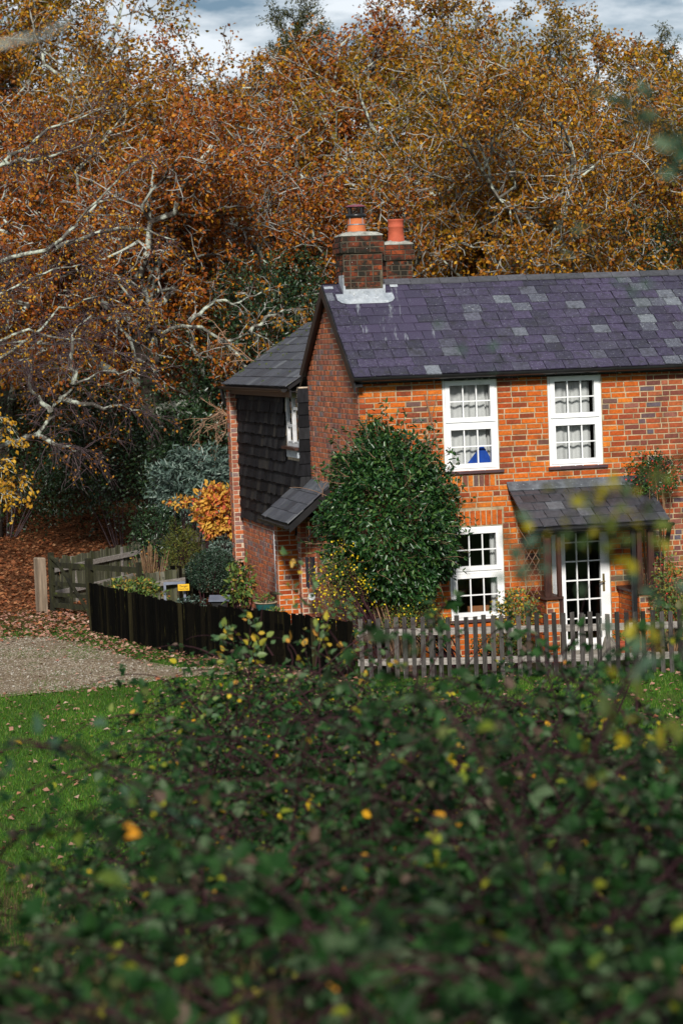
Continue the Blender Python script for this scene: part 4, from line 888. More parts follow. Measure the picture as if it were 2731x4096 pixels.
# gate and its post
A = np.array([-5.36, 44.05, 0.]); Bq = np.array([-3.55, 42.15, 0.]); gd = (Bq-A)/np.linalg.norm(Bq-A); ga = math.atan2(gd[1], gd[0]); GL = np.linalg.norm(Bq-A)
gate = empty('field_gate', A, ga); tag(gate, 'mossy wooden five-bar gate with diagonal brace beside the pale post', 'gate')
GX_ = lambda x0, x1, y0, y1, z0, z1, nm: MB().box(x0, x1, y0, y1, z0, z1).build(nm, MT['gate_wood'], gate)
GX_(.0, .085, -.04, .04, .06, 1.12, 'hanging_stile'); GX_(GL-.08, GL, -.035, .035, .06, 1.04, 'closing_stile'); GX_(1.12, 1.21, -.06, .06, .0, 1.06, 'middle_post'); GX_(.60, .66, -.03, .0, .10, .92, 'upright')
for z, h in ((.16, .09), (.36, .07), (.56, .07), (.90, .10)): GX_(.086, GL-.081, -.020, .020, z-h/2, z+h/2, 'bar')
mb = MB(); mb.bar((.09, -.035, 1.06), (.28, -.035, .95), .03, .07, up=(0,1,0)); mb.bar((.28, -.036, .95), (1.12, -.036, .12), .03, .06, up=(0,1,0)); mb.build('brace', MT['gate_wood'], gate)
mb = MB(); vs = []; h = 1.03
mb.box(-.085, .085, -.085, .085, -.05, h-.03); mb.hexa([(-.085,-.085,h-.029),(.085,-.085,h-.029),(.085,.085,h-.029),(-.085,.085,h-.029),(-.07,-.07,h),(.07,-.07,h-.01),(.07,.07,h-.01),(-.07,.07,h)])
o = mb.build('gate_post', MT['oak_post']); o.location = (-5.56, 44.2, 0); o.rotation_euler = (0,0,.5); tag(o, 'pale square oak gate post at the left of the gate', 'post')
# danger sign
p = at(735, 2349, 41.6); sg = empty('danger_sign', p-np.array([0,0,.06])); tag(sg, 'small yellow warning sign reading Danger Guard dogs', 'sign')
MB().box(-.098,.098,-.004,.004,0,.115).build('plate', MT['sign'], sg)
for txt, z, sz in (('Danger', .064, .052), ('Guard dogs', .020, .036)):
    cu = bpy.data.curves.new('lettering', 'FONT'); cu.body = txt; cu.size = sz; cu.align_x = 'CENTER'; cu.extrude = .0008
    tmp = bpy.data.objects.new('lettering_curve', cu); COL.objects.link(tmp); bpy.context.view_layer.update()
    lm = bpy.data.meshes.new_from_object(tmp.evaluated_get(bpy.context.evaluated_depsgraph_get())); bpy.data.objects.remove(tmp)
    lm.materials.clear(); to = link('lettering', lm, MT['black'], sg); to.location = (0, -.006, z); to.rotation_euler = (math.pi/2, 0, 0)
a, b = at(655, 2334, 41.75), at(742, 2330, 41.75); mb = MB(); mb.bar(a-a, b-a, .05, .045); mb.bar((.02,0,-.0), (.02,0,-a[2]), .04, .04, up=(1,0,0)); mb.bar((.36,0,-.0), (.36,0,-a[2]), .04, .04, up=(1,0,0)); o = mb.build('sign_rail', MT['bluegrey']); o.location = tuple(a); tag(o, 'blue grey rail on two legs above the yellow sign', 'rail')
# slab-topped stand
p = at(878, 2398, 39.6); st = empty('slab_stand', (p[0], p[1], 0)); tag(st, 'flat blue grey slab on a dark box behind the boarded fence', 'stand')
mb = MB(); mb.hexa([(-.17,-.2,p[2]-.01),(.17,-.2,p[2]-.02),(.17,.2,p[2]+.03),(-.17,.2,p[2]+.04),(-.17,-.2,p[2]+.01),(.17,-.2,p[2]),(.17,.2,p[2]+.05),(-.17,.2,p[2]+.06)]); mb.build('slab', MT['bluegrey'], st)
MB().box(-.13,.13,-.15,.15,0,p[2]-.02).build('box', MT['black'], st)
# wind chime
wp = loc(-.33, 2.25, 0); zt = 2.02; ch = empty('wind_chime', (wp[0], wp[1], .80)); tag(ch, 'black tubular wind chime hanging under the side canopy', 'wind chime')
mb = MB(); mb.tube([(0,0,zt-.8),(0,0,.42+.42)], .003, 4); mb.tube([(0,0,.84),(0,0,.1)], .002, 4); mb.build('cord', MT['dry_stem'], ch)
mb = MB(); mb.tube([(.075*math.cos(t), .075*math.sin(t), .72) for t in np.linspace(0, 2*math.pi, 21)], .008, 5); mb.build('ring', MT['brass'], ch)
mb = MB(); mb.tube([(0,0,1.14),(.03,0,1.02),(-.02,.01,.95),(.02,0,.88),(0,0,.84)], [.02,.012,.02,.012,.006], 6); mb.build('hook', MT['black'], ch)
for k in range(5):
    t = 2*math.pi*k/5+.3; mb = MB(); l = .42+.02*k; x, y = .062*math.cos(t), .062*math.sin(t); mb.tube([(x, y, .66), (x, y, .66-l)], .016, 8); mb.build('chime_tube', MT['anodised'], ch)
mb = MB(); n = 24; mb.add([(.055*math.cos(2*math.pi*k/n), -.005, .055*math.sin(2*math.pi*k/n)) for k in range(n)]+[(.055*math.cos(2*math.pi*k/n), .005, .055*math.sin(2*math.pi*k/n)) for k in range(n)], [tuple(range(n)), tuple(range(2*n-1, n-1, -1))]+[(k, (k+1) % n, (k+1) % n+n, k+n) for k in range(n)])
o = mb.build('sail_disc', MT['disc'], ch); o.location = (0, 0, .045)
# pots
def pot(name, label, p, r, h, key, rim_key, plant=None, seed=1):
    root = empty(name, p); mb = MB(); mb.lathe([(0,0),(r*.62,0),(r*.8,h*.35),(r*.95,h*.8),(r*.97,h*.93)], (0,0,0), 22); mb.build('body', MT[key], root, True)
    mb = MB(); mb.lathe([(r*.97,h*.93),(r*1.06,h*.94),(r*1.07,h),(r*.95,h),(r*.92,h*.85)], (0,0,0), 22); mb.build('rim', MT[rim_key], root, True)
    mb = MB(); mb.lathe([(r*.94,h*.87),(0,h*.89)], (0,0,0), 22); mb.build('soil', make_mat('potting_soil', [(0,(.02,.015,.01)),(1,(.06,.04,.03))], None, 30, .4, 1), root)
    if plant:
        rng = np.random.default_rng(seed); P, D = bush_points(rng, plant[0], (0,0,h+plant[2]*.6), (plant[1], plant[1], plant[2]), .6, -.8); nn = len(P)
        leaves('foliage', MT[plant[3]], root, P, unit(D+rng.normal(size=(nn,3))*.5), unit(rng.normal(size=(nn,3))*.5+np.array([0,0,1])), plant[4], plant[4]*.4, 'ovate')
    return tag(root, label, 'pot')
g_ = at(1064, 2405, 38.2)
pot('glazed_pot', 'large teal glazed pot with tan rim beside the side wall', (g_[0], g_[1], .38), .175, .30, 'pot_teal', 'pot_rim', (60, .12, .06, 'leaf_mixed', .07), 3)
mb = MB(); mb.box(-.16,.16,-.16,.16,0,.378); o = mb.build('pot_plinth', MT['boulder']); o.location = (g_[0], g_[1], 0); tag(o, 'stone plinth under the large teal pot', 'plinth')
g2 = at(1090, 2440, 37.5); pot('planter', 'low planter with trailing plants in front of the teal pot', (g2[0]+.02, g2[1]-.1, .32), .16, .20, 'pot_teal', 'white_old', (220, .17, .09, 'leaf_mixed', .05), 4)
mb = MB(); mb.box(-.15,.15,-.15,.15,0,.318); o = mb.build('pot_plinth', MT['boulder']); o.location = (g2[0]+.02, g2[1]-.1, 0); tag(o, 'stone plinth under the low planter', 'plinth')
tp = at(2480, 2590, 35.2); pot('terracotta_pot', 'terracotta pot of green leaves by the right porch wall', (tp[0]+.02, tp[1], 0), .15, .24, 'terracotta_red', 'terracotta_red', (90, .13, .06, 'leaf_mixed', .06), 5)
# boulders and path edging in the front garden
for (px, py, Y, r, lab) in ((2437, 2600, 34.55, (.12,.12,.22), 'upright rough stone beside the doorstep'), (2185, 2610, 34.4, (.09,.09,.12), 'rounded reddish stone left of the doorstep'), (2560, 2640, 34.3, (.2,.12,.1), 'low grey stone right of the doorstep behind the pickets')):
    p = at(px, py, Y); rng = np.random.default_rng(int(px)); n1, n2 = 10, 14; V = []
    for i in range(n1+1):
        for j in range(n2):
            th_, ph_ = math.pi*i/n1, 2*math.pi*j/n2; d = np.array([math.sin(th_)*math.cos(ph_), math.sin(th_)*math.sin(ph_), math.cos(th_)])
            V.append(d*np.array(r)*(1+.10*math.sin(3*d[0]+5*d[2]+px)+.07*math.sin(7*d[1]+4*d[0])))
    Q = [(i*n2+j, i*n2+(j+1) % n2, (i+1)*n2+(j+1) % n2, (i+1)*n2+j) for i in range(n1) for j in range(n2)]
    o = link('boulder', mesh_np('boulder', V, None, Q, True), MT['boulder']); o.location = (p[0], p[1], r[2]*.75); tag(o, lab, 'stone')
# trellis beside the porch
tr = empty('trellis', loc(2.30, -.60, .45), TH); tag(tr, 'brown diamond lattice trellis at the left of the porch', 'trellis')
for k in range(7):
    for sgn in (1, -1):
        a0 = -.16; z0 = k*.17; mb = MB(); A_ = (a0 if sgn > 0 else -a0, 0, z0); B_ = ((-a0) if sgn > 0 else a0, 0, z0+.52)
        mb.bar(A_, B_, .006, .014, up=(0,1,0)); mb.build('lath', MT['vine'], tr)

# ------------------------------------------------------------------ planting round the house
rng = np.random.default_rng(77)
cb = loc(.42, -.62, 0)
cc_ = at(1562, 2100, cb[1])
bush('camellia', 'large glossy dark green camellia covering the corner of the cottage', 'shrub', cb, (cc_[0], cc_[1], cc_[2]), (.90, .78, 1.30), 'leaf_camellia', 22000, .078, .036, shell=.34, droop=.35, up=.3, stems=60, stem_mat='vine', lump=.11, seed=5, boxy=.6)
cam_r = bpy.data.objects['camellia']; SP, SD = bush_points(np.random.default_rng(55), 230, cc_-cb, (.90, .78, 1.30), .04, -.6, .11, .6); sites_, sp_ = [], []
for p_, d_ in zip(SP, SD):
    v_ = unit(d_+rng.normal(size=3)*.35+np.array([0,0,.35])); q_ = p_-d_*.1; pts_ = [q_]
    for j in range(5): v_ = unit(v_+rng.normal(size=3)*.15); q_ = q_+v_*rng.uniform(.04, .12); pts_.append(q_); sites_ += [(q_, v_)]*(2 if j < 4 else 3)
    sp_.append((pts_, np.linspace(.005,.002,6), 4))
tag(tube_obj('shoots', MT['vine'], cam_r, sp_), kind='stuff'); leaves('shoot_leaves', MT['leaf_camellia'], cam_r, *site_leaves(rng, sites_, 1, .012, .075, .034, .1), 'ovate')
# leading shoot of the camellia up the wall
sh_p = at(1480, 1760, cb[1]+.25); bush('climbing_shoot', 'leafy shoot climbing the brick corner above the camellia', 'climber', loc(.3, -.15, 2.2), at(1500, 1800, cb[1]+.3), (.20, .14, .50), 'leaf_camellia', 520, .06, .03, shell=.9, stems=7, stem_mat='vine', seed=6)
# bare vine tangle above it
root = empty('bare_vine', loc(.1, -.1, 2.0)); ps = []; R = random.Random(8); B0 = loc(.1, -.1, 2.0)
for k in range(34):
    x0, y0 = R.uniform(1290, 1640), R.uniform(1880, 2000); u_ = (x0-1430)/276.; q = np.array(at(x0, y0, 35.0-.35)); pts = [q]; d = np.array([R.gauss(0,.5), R.gauss(-.05,.15), R.uniform(.4,1)])
    for i in range(8):
        d = d+np.array([R.gauss(0,.35), R.gauss(0,.12), -.10]); d /= np.linalg.norm(d); q = q+d*R.uniform(.05,.10); pts.append(q.copy())
    ps.append(([p-B0 for p in pts], np.linspace(.006,.002,len(pts)), 4))
for k in range(5):                          # stems running up to the eaves between shrub and window
    x0 = 1690+k*9; q = at(x0, 1800, 34.9+.18*0); pts = [loc(1.0+.03*k+.05*math.sin(j*1.1+k), -.02-.012*(k % 3), 2.55+j*.155) for j in range(10)]; ps.append(([p-B0 for p in pts], np.linspace(.009,.004,len(pts)), 4))
tube_obj('stems', MT['vine'], root, ps); tag(root, 'bare brown vine stems twining up the brick corner', 'vine')
# winter jasmine
jb = loc(.1, -1.05, 0); bush('jasmine', 'yellow flowering winter jasmine at the foot of the camellia', 'shrub', jb, at(1365, 2350, jb[1]), (.38, .34, .60), 'leaf_mixed', 2600, .024, .011, shell=.6, stems=22, stem_mat='stem', seed=9, lump=.25)
P, D = bush_points(rng, 300, at(1375, 2340, jb[1]-.1)-jb, (.44, .36, .66), .35, -.9, .25); fl = link('flowers', None) if False else None
jr = bpy.data.objects['jasmine']; tag(leaves('flowers', MT['flower_yellow'], jr, P, rand_dirs(len(P), rng), unit(rng.normal(size=(len(P),3))+np.array([0,-1,.5])), .032, .032, 'rhomb'), kind='stuff')
jb2 = loc(1.1, -1.15, 0); bush('jasmine', 'second patch of yellow jasmine low behind the left pickets', 'shrub', jb2, at(1660, 2480, jb2[1]), (.5, .25, .32), 'leaf_mixed', 2600, .028, .013, shell=.6, stems=16, stem_mat='stem', seed=10, lump=.25)
P, D = bush_points(rng, 110, at(1660, 2460, jb2[1]-.1)-jb2, (.5, .25, .34), .3, -.9, .25); tag(leaves('flowers', MT['flower_yellow'], bpy.data.objects['jasmine.001'], P, rand_dirs(len(P), rng), rand_dirs(len(P), rng), .032, .032), kind='stuff')
# roses and garden plants between fence and wall
gardens = [
 ('rose_bush', 'small rose bush with yellowing leaves under the trellis', 2060, 2440, 34.45, (.34,.22,.30), 'leaf_spray', 900, .05, .032),
 ('flower_clump', 'green flower clump behind the pickets left of the door', 2080, 2600, 34.2, (.22,.2,.22), 'leaf_mixed', 700, .06, .02),
 ('berry_shrub', 'green shrub with red berries right of the porch downpipe', 2680, 2400, 34.8, (.30,.25,.62), 'leaf_mixed', 1400, .055, .03),
 ('low_shrub', 'low bronze shrub behind the middle pickets', 1960, 2590, 34.2, (.28,.18,.25), 'leaf_mixed', 900, .035, .02),
 ('yard_shrub', 'leafy green and red shrub just behind the boarded fence', 520, 2368, 41.7, (.52,.30,.22), 'leaf_mixed', 1300, .075, .032),
 ('ivy_clump', 'dark ivy clump behind the boarded fence under the sign', 760, 2425, 41.0, (.26,.22,.16), 'leaf_laurel', 350, .055, .036),
 ('potted_plant', 'tall leafy potted plant with pink flowers beside the side wall', 965, 2350, 38.8, (.24,.22,.42), 'leaf_mixed', 420, .10, .05),
 ('clipped_bush', 'round clipped box bush in front of the rear wing', 850, 2285, 42.8, (.46,.44,.40), 'leaf_box', 6500, .032, .018),
 ('variegated_bush', 'pale leaved bush behind the round clipped bush', 905, 2215, 44.0, (.36,.3,.32), 'leaf_laurel', 900, .06, .032),
 ('conifer_shrub', 'yellow green feathery conifer left of the orange shrub', 730, 2210, 44.2, (.36,.35,.50), 'leaf_conifer', 3000, .05, .012),
 ('laurel_shrub', 'big grey green laurel behind the orange shrub', 780, 1950, 47.0, (.86,.7,.78), 'leaf_laurel', 3800, .13, .042),
 ('orange_shrub', 'orange leaved autumn shrub against the corner of the rear wing', 878, 2050, 44.2, (.42,.4,.50), 'leaf_orange', 1500, .115, .055),
 ('orange_shrub', 'small red tipped branch reaching left of the orange shrub', 735, 2010, 44.5, (.26,.14,.12), 'leaf_orange', 110, .09, .045),
 ('holly_bush', 'dark green bush standing between the orange shrub and the cut stems', 640, 2140, 46.5, (.55,.5,.6), 'leaf_holly', 3200, .06, .03),
 ('red_berried_climber', 'dark climber with red berries on the wall right of the porch roof', 2620, 1900, 35.55, (.36,.14,.30), 'leaf_camellia', 1500, .05, .026)]
for i, (nm, lab, px, py, Y, r, mt_, n, ln, wd) in enumerate(gardens):
    c0 = at(px, py, Y); bush(nm, lab, 'shrub', (c0[0], c0[1], 0), c0, r, mt_, n, ln, wd, shell=.75 if nm in ('rose_bush','berry_shrub','potted_plant') else .4, stems=10, stem_mat='dry_stem' if nm in ('rose_bush','berry_shrub','red_berried_climber') else 'stem', seed=40+i, lump=.06 if nm == 'clipped_bush' else .2, up=.5)
for nm, px, py, Y, r, n, m_ in (('berry_shrub', 2690, 2400, 34.7, (.3,.25,.6), 60, 'flower_red'), ('red_berried_climber', 2620, 1900, 35.45, (.36,.14,.3), 120, 'flower_red'), ('potted_plant', 960, 2350, 38.7, (.24,.2,.4), 30, 'pink')):
    rt = bpy.data.objects[nm]; c0 = at(px, py, Y)-np.array(rt.location); P, D = bush_points(rng, n, c0, r, .2); tag(leaves('berries', MT[m_], rt, P, rand_dirs(len(P), rng), rand_dirs(len(P), rng), .03, .03), kind='stuff')
# cut-back hydrangea: upright brown stems
hb = at(612, 2300, 43.4); root = empty('cut_back_shrub', (hb[0], hb[1], 0)); ps = []; R = random.Random(31)
for k in range(130):
    a = R.uniform(0, 6.28); rr = R.uniform(0, .34); hgt = R.uniform(.55, 1.30)-rr*.5; x, y = rr*math.cos(a), rr*math.sin(a)
    ps.append(([(x*.6,y*.6,0),(x*.8,y*.8,hgt*.5),(x*1.45+R.gauss(0,.05),y*1.4,hgt)], [.009,.008,.006], 4))
tube_obj('stems', MT['dry_stem'], root, ps); tag(root, 'cut back shrub of bare brown stems by the gate', 'shrub')
P = np.array([p[0][-1] for p in ps])+rng.normal(size=(len(ps),3))*.05; leaves('leaves', MT['leaf_mixed'], root, P, rand_dirs(len(P), rng), rand_dirs(len(P), rng), .05, .03)

# ------------------------------------------------------------------ woodland behind
def place(t, px, Y, rz, s, label, group=None, cat='tree'):
    p = at(px, 1400, Y); t.location = (p[0], p[1], float(ground_h(p[0], p[1]))); t.rotation_euler = (0, 0, rz); t.scale = (s, s, s); return tag(t, label, cat, group)
protoA = make_oak(101, 12.5, MT['leaf_rust'], MT['bark_pale'], 5, .092, .064, lean=(-.10, 0))
protoB = make_oak(202, 12.5, MT['leaf_gold'], MT['bark_pale'], 5, .092, .064, lean=(.06, 0))
protoC = make_oak(303, 12.5, MT['leaf_olive'], MT['bark_pale'], 5, .092, .064, lean=(0, .05))
protoD = make_oak(404, 12.5, MT['leaf_rust'], MT['bark'], 5, .095, .066, lean=(-.16, -.05), girth=1.35)
protoE = make_oak(505, 12.5, MT['leaf_gold'], MT['bark_pale'], 5, .092, .064, lean=(-.05, .05))
WOOD = 'autumn oaks of the wood behind the cottage'
spots = [ # prototype, px, distance, turn, scale, label
 (protoD, 640, 53.0, .3, .95, 'thick dark trunked oak leaning over the yard left of the rear wing'),
 (protoA, 1130, 57.0, 0., .98, 'rust leaved oak with pale crooked limbs above the rear wing roof'),
 (protoB, 1760, 57.5, .8, 1.02, 'golden oak with pale limbs rising behind the chimneys'),
 (protoE, 2230, 58.0, 2.1, 1.0, 'golden oak behind the middle of the main roof'),
 (protoC, 2690, 57.0, .4, 1.0, 'olive and brown oak behind the right end of the roof'),
 (protoA, -60, 60.0, 2.0, 1.0, 'rust leaved oak at the left edge of the wood'),
 (protoC, -250, 62.0, 1.2, 1.05, 'olive oak beyond the left edge'),
 (protoE, 420, 65.0, 3.6, 1.14, 'taller gold and brown oak behind the leaning trunk'),
 (protoD, 950, 66.0, 4.0, 1.16, 'rust oak in the second rank above the yard'),
 (protoC, 1440, 66.0, 5.2, 1.16, 'olive oak in the second rank above the front chimney'),
 (protoE, 1980, 67.0, .3, 1.20, 'tall golden oak breaking the skyline right of the chimneys'),
 (protoB, 2420, 67.5, 3.0, 1.16, 'tall golden oak whose crown touches the top edge right of centre'),
 (protoA, 2880, 66.0, 4.4, 1.02, 'rust oak at the right edge in the second rank'),
 (protoA, 60, 73.0, 5.0, 1.26, 'tall rust oak on the skyline at the top left'),
 (protoC, 690, 74.0, 2.7, 1.36, 'olive brown oak low on the skyline left of the evergreen'),
 (protoB, 860, 71.0, 5.6, 1.24, 'gold oak filling the skyline left of the evergreen'),
 (protoD, 1250, 76.0, 1.0, 1.28, 'rust oak on the skyline above the yard'),
 (protoE, 1700, 77.0, 4.9, 1.26, 'gold oak on the far skyline above the chimneys'),
 (protoC, 2200, 78.0, .9, 1.25, 'olive oak on the far skyline right of centre'),
 (protoB, 2640, 77.0, 2.4, 1.04, 'gold oak on the far skyline at the right')]
used = set()
for pr, px, Y, rz, s, lab in spots:
    if pr.name in used: t = copy_tree(pr)
    else: t = pr; used.add(pr.name)
    place(t, px, Y, rz, s, lab, WOOD)
PINE = dict(OAK, seg=[8,5,4,3], wob=[.04,.15,.25,.3], up=[.02,.03,.06,.05], taper=[.4,.4,.4,.5], side=[7,5,4,3], kid=[22,6,5], t0=[.45,.3,.2], ang=[1.4,1.0,.9], rat=[.26,.5,.5], rr=[.4,.5,.5], leaf=2)
pine = make_oak(606, 17, MT['leaf_pine'], MT['bark'], 22, .12, .035, S=PINE, name='evergreen_tree', spread=.10)
place(pine, 1120, 82.0, 0, 1.0, 'dark evergreen tree top standing up against the sky left of centre')
p2 = copy_tree(pine); place(p2, 2760, 80.0, 2, .92, 'dark evergreen crown at the right edge of the skyline')
# bare pale-limbed tree reaching in from the left
BARE = dict(OAK, seg=[8,9,6,5,4], wob=[.08,.16,.24,.26,.26], up=[.02,.015,-.01,-.03,-.06], kid=[8,7,6,5], t0=[.35,.25,.15,.1], ang=[1.5,.75,.8,.9], rat=[.75,.42,.5,.6], rmin=.0055, flat=.7, taper=[.5,.22,.25,.4,.6])
bare = make_oak(707, 10.5, MT['leaf_yellow'], MT['bark_pale'], 0, .06, .045, S=BARE, name='bare_tree', lean=(.1, -.1), girth=.8, mat_twig=MT['twig_purple'])
bp_ = at(-620, 1900, 48.5); bare.location = (bp_[0], bp_[1], 0); tag(bare, 'nearly bare tree with pale lichened limbs reaching in from the left edge', 'tree')
rngb = np.random.default_rng(9)
def twig_spray(name, label, paths_px, Y, mat_b, r0, ntw, twl, leafkey, nleaf, lf, seed, twmat='twig_purple', base=None):
    """limbs through points of the view at a distance, with drooping twigs and a few leaves; rooted in the tree at the left"""
    R = random.Random(seed); rg = np.random.default_rng(seed); pts0 = at(*paths_px[0][0][:2], Y); root = empty(name, pts0); lim, tw, sites = [], [], []
    for path in paths_px:
        q = [at(x, y, Y+dy) for x, y, dy in [(a if len(a) == 3 else (*a, 0)) for a in path]]
        q2 = []
        for i in range(len(q)-1):
            for t in (0, .25, .5, .75): q2.append(q[i]*(1-t)+q[i+1]*t+rg.normal(size=3)*.035)
        q2.append(q[-1]); n = len(q2); lim.append(([p-pts0 for p in q2], np.linspace(r0, r0*.16, n), 6))
        for k in range(ntw):
            i = R.randrange(1, n); p = q2[i]-pts0; d = unit(q2[min(i+1, n-1)]-q2[i-1])+rg.normal(size=3)*.75; d = unit(d); pp = [p]; L_ = twl*R.uniform(.4, 1.3)
            for j in range(5): d = unit(d+rg.normal(size=3)*.18+np.array([0, 0, -.10])); p = p+d*L_/5; pp.append(p)
            tw.append((pp, np.linspace(.010, .004, 6), 3)); sites += [(x, d) for x in pp[2:]]
            for m_ in range(4):
                j = R.randrange(1, 5); p3 = pp[j]; d3 = unit(d+rg.normal(size=3)*.7); p4 = [p3]
                for jj in range(3): d3 = unit(d3+rg.normal(size=3)*.2+np.array([0, 0, -.18])); p3 = p3+d3*L_*.13; p4.append(p3)
                tw.append((p4, np.linspace(.006, .0035, 4), 3)); sites += [(x, d3) for x in p4[1:]]
    tube_obj('limbs', MT[mat_b], root, lim); tag(tube_obj('twigs', MT[twmat], root, tw), kind='stuff')
    if nleaf:
        idx = rg.integers(0, len(sites), nleaf); leaves('leaves', MT[leafkey], root, *site_leaves(rg, [sites[i] for i in idx], 1, .04, lf, lf*.68))
    return tag(root, label, 'branch')
twig_spray('lichened_branch', 'long pale lichened branch crossing the upper left of the wood', [[(-260,1120),(0,1040,.2),(230,985),(330,880,.3),(470,720),(560,640)], [(230,985),(420,930,.4),(560,905),(700,960)], [(-240,760),(0,650),(200,520,.3),(420,430)], [(0,650),(170,640),(330,580)]], 47.2, 'bark_pale', .055, 34, .75, 'leaf_yellow', 900, .055, 3)
twig_spray('lichened_branch', 'pale forked branch low at the left above the leaf litter', [[(-200,1840),(0,1780),(140,1740),(210,1660,.2),(230,1600),(300,1540),(420,1480,.2),(560,1500)], [(140,1740),(260,1790),(330,1800)], [(210,1660),(130,1560),(110,1440)], [(300,1540),(280,1400),(330,1290)], [(230,1600),(420,1620,.3),(560,1640)]], 46.2, 'bark_pale', .06, 30, .8, 'leaf_gold', 700, .06, 4)
twig_spray('lichened_branch', 'thicket of drooping purple twigs in the middle of the left edge', [[(-200,1240),(0,1180),(180,1080,.3),(330,1060),(480,1120)], [(-150,1560),(60,1400),(240,1230,.3),(420,1180),(560,1240)], [(-150,1420),(120,1330),(330,1360),(520,1430)]], 46.8, 'bark_pale', .035, 42, .9, 'leaf_yellow', 1100, .055, 5)
twig_spray('beech_branch', 'golden leaved beech branch hanging at the left edge', [[(-260,1560),(-100,1600),(30,1690)], [(-260,1760),(-60,1820),(70,1900)], [(-260,1850),(-80,1920),(40,1990)]], 45.0, 'bark', .03, 16, .5, 'leaf_yellow', 850, .085, 6, 'bark')
twig_spray('weeping_branch', 'pale drooping bare twigs over the dark evergreens left of the rear wing', [[(1210,1640),(1050,1690),(900,1640),(820,1680),(800,1780)], [(1210,1640),(1000,1650),(880,1660),(860,1800)], [(1210,1640),(1000,1580),(900,1700),(850,1850)], [(1210,1640),(1080,1480),(950,1400),(880,1330)]], 49.5, 'vine', .018, 16, .55, 'leaf_holly', 0, .05, 7, 'vine')
twig_spray('lichened_branch', 'pale crooked branches in front of the evergreen beside the main gable', [[(620,1330,1.5),(760,1300),(900,1360,.3),(1010,1330),(1120,1390)], [(900,1360),(960,1450,.2),(1060,1500),(1180,1490)], [(760,1300),(840,1220,.2),(960,1210),(1080,1160)], [(1010,1330),(1080,1260),(1190,1240)]], 50.6, 'bark_pale', .05, 16, .6, 'leaf_gold', 500, .08, 12, 'twig_grey')
# understorey hollies, dark; those at the left added to stand in for canopy shade
holl = [('big holly left of the rear wing roof', 1080, 1480, 52.5, (1.5,1.3,2.3), 17000), ('holly mass behind the laurel', 830, 1790, 52.0, (1.7,1.3,1.8), 17000), ('holly mass added for the dark under the leaning oak', 470, 1800, 58.0, (2.0,1.6,1.9), 14000),
        ('holly shoot rising beside the main gable', 1210, 1230, 54.5, (.9,.9,1.3), 6500), ('yew mass added for shade at the far left under the branches', 0, 1790, 60.0, (2.6,1.6,2.2), 14000), ('yew added for shade deep in the wood above the leaf litter', 250, 1760, 66.0, (3.2,1.6,3.2), 14000), ('small holly in the wood behind the right end of the roof', 2560, 1000, 59.0, (1.0,.9,1.0), 3500)]
for i, (lab, px, py, Y, r, n) in enumerate(holl):
    c0 = at(px, py, Y); gz = float(ground_h(c0[0], c0[1])); bush('holly_tree', 'evergreen '+lab, 'holly', (c0[0], c0[1], gz), c0, r, 'leaf_holly', n, .085, .045, kind='rhomb', shell=.55, stems=12, stem_mat='twig_purple', seed=80+i, lump=.28, up=.4)
# a leafing understorey and thin trunks deep in the wood
for i, (px, Y, h) in enumerate(((300, 68, 9), (520, 70, 8), (830, 64, 9), (1500, 63, 9), (2080, 64, 9), (2560, 64, 9), (1300, 70, 10), (-100, 66, 9))):
    p = at(px, 1400, Y); R = random.Random(900+i); root = empty('sapling', (p[0], p[1], float(ground_h(p[0], p[1])))); pts = [(0,0,-.2)]; q = np.array([0,0,-.2])
    for k in range(9): q = q+np.array([R.gauss(0,.14), R.gauss(0,.14), h/9]); pts.append(tuple(q))
    tube_obj('trunk', MT['bark_pale'], root, [(pts, np.linspace(.10,.03,10), 6)]+[([pts[k], tuple(np.array(pts[k])+np.array([R.gauss(0,.7),R.gauss(0,.5),R.uniform(.5,1.1)]))], [.04,.012], 4) for k in range(3,10) for _ in range(3)])
    tag(root, ['thin pale trunk standing deep in the wood above the gate','thin pale trunk in the dark wood right of the gate','slim trunk behind the big holly mass','slim pale trunk in the wood behind the rear chimney','slim trunk in the wood behind the middle of the roof','slim trunk in the wood behind the right of the roof','slim trunk in the wood above the gable','slim trunk at the far left of the wood'][i], 'tree', 'thin trunks in the wood')

# ------------------------------------------------------------------ ground cover
rng = np.random.default_rng(123)
def in_yard(x, y):   # inside the fence line or house
    u = (x-K[0])*E1[0]+(y-K[1])*E1[1]; v = (x-K[0])*E2[0]+(y-K[1])*E2[1]
    return ((u > -.05) & (v > -.05))
def right_of_fence(x, y):
    f = np.array(dark_pts); xs = np.interp(y, f[:, 1], f[:, 0]); return (y > 33.6) & (y < 41) & (x > xs-.02)
def scatter(n, x0, x1, y0, y1):
    return rng.uniform(x0, x1, n), rng.uniform(y0, y1, n)
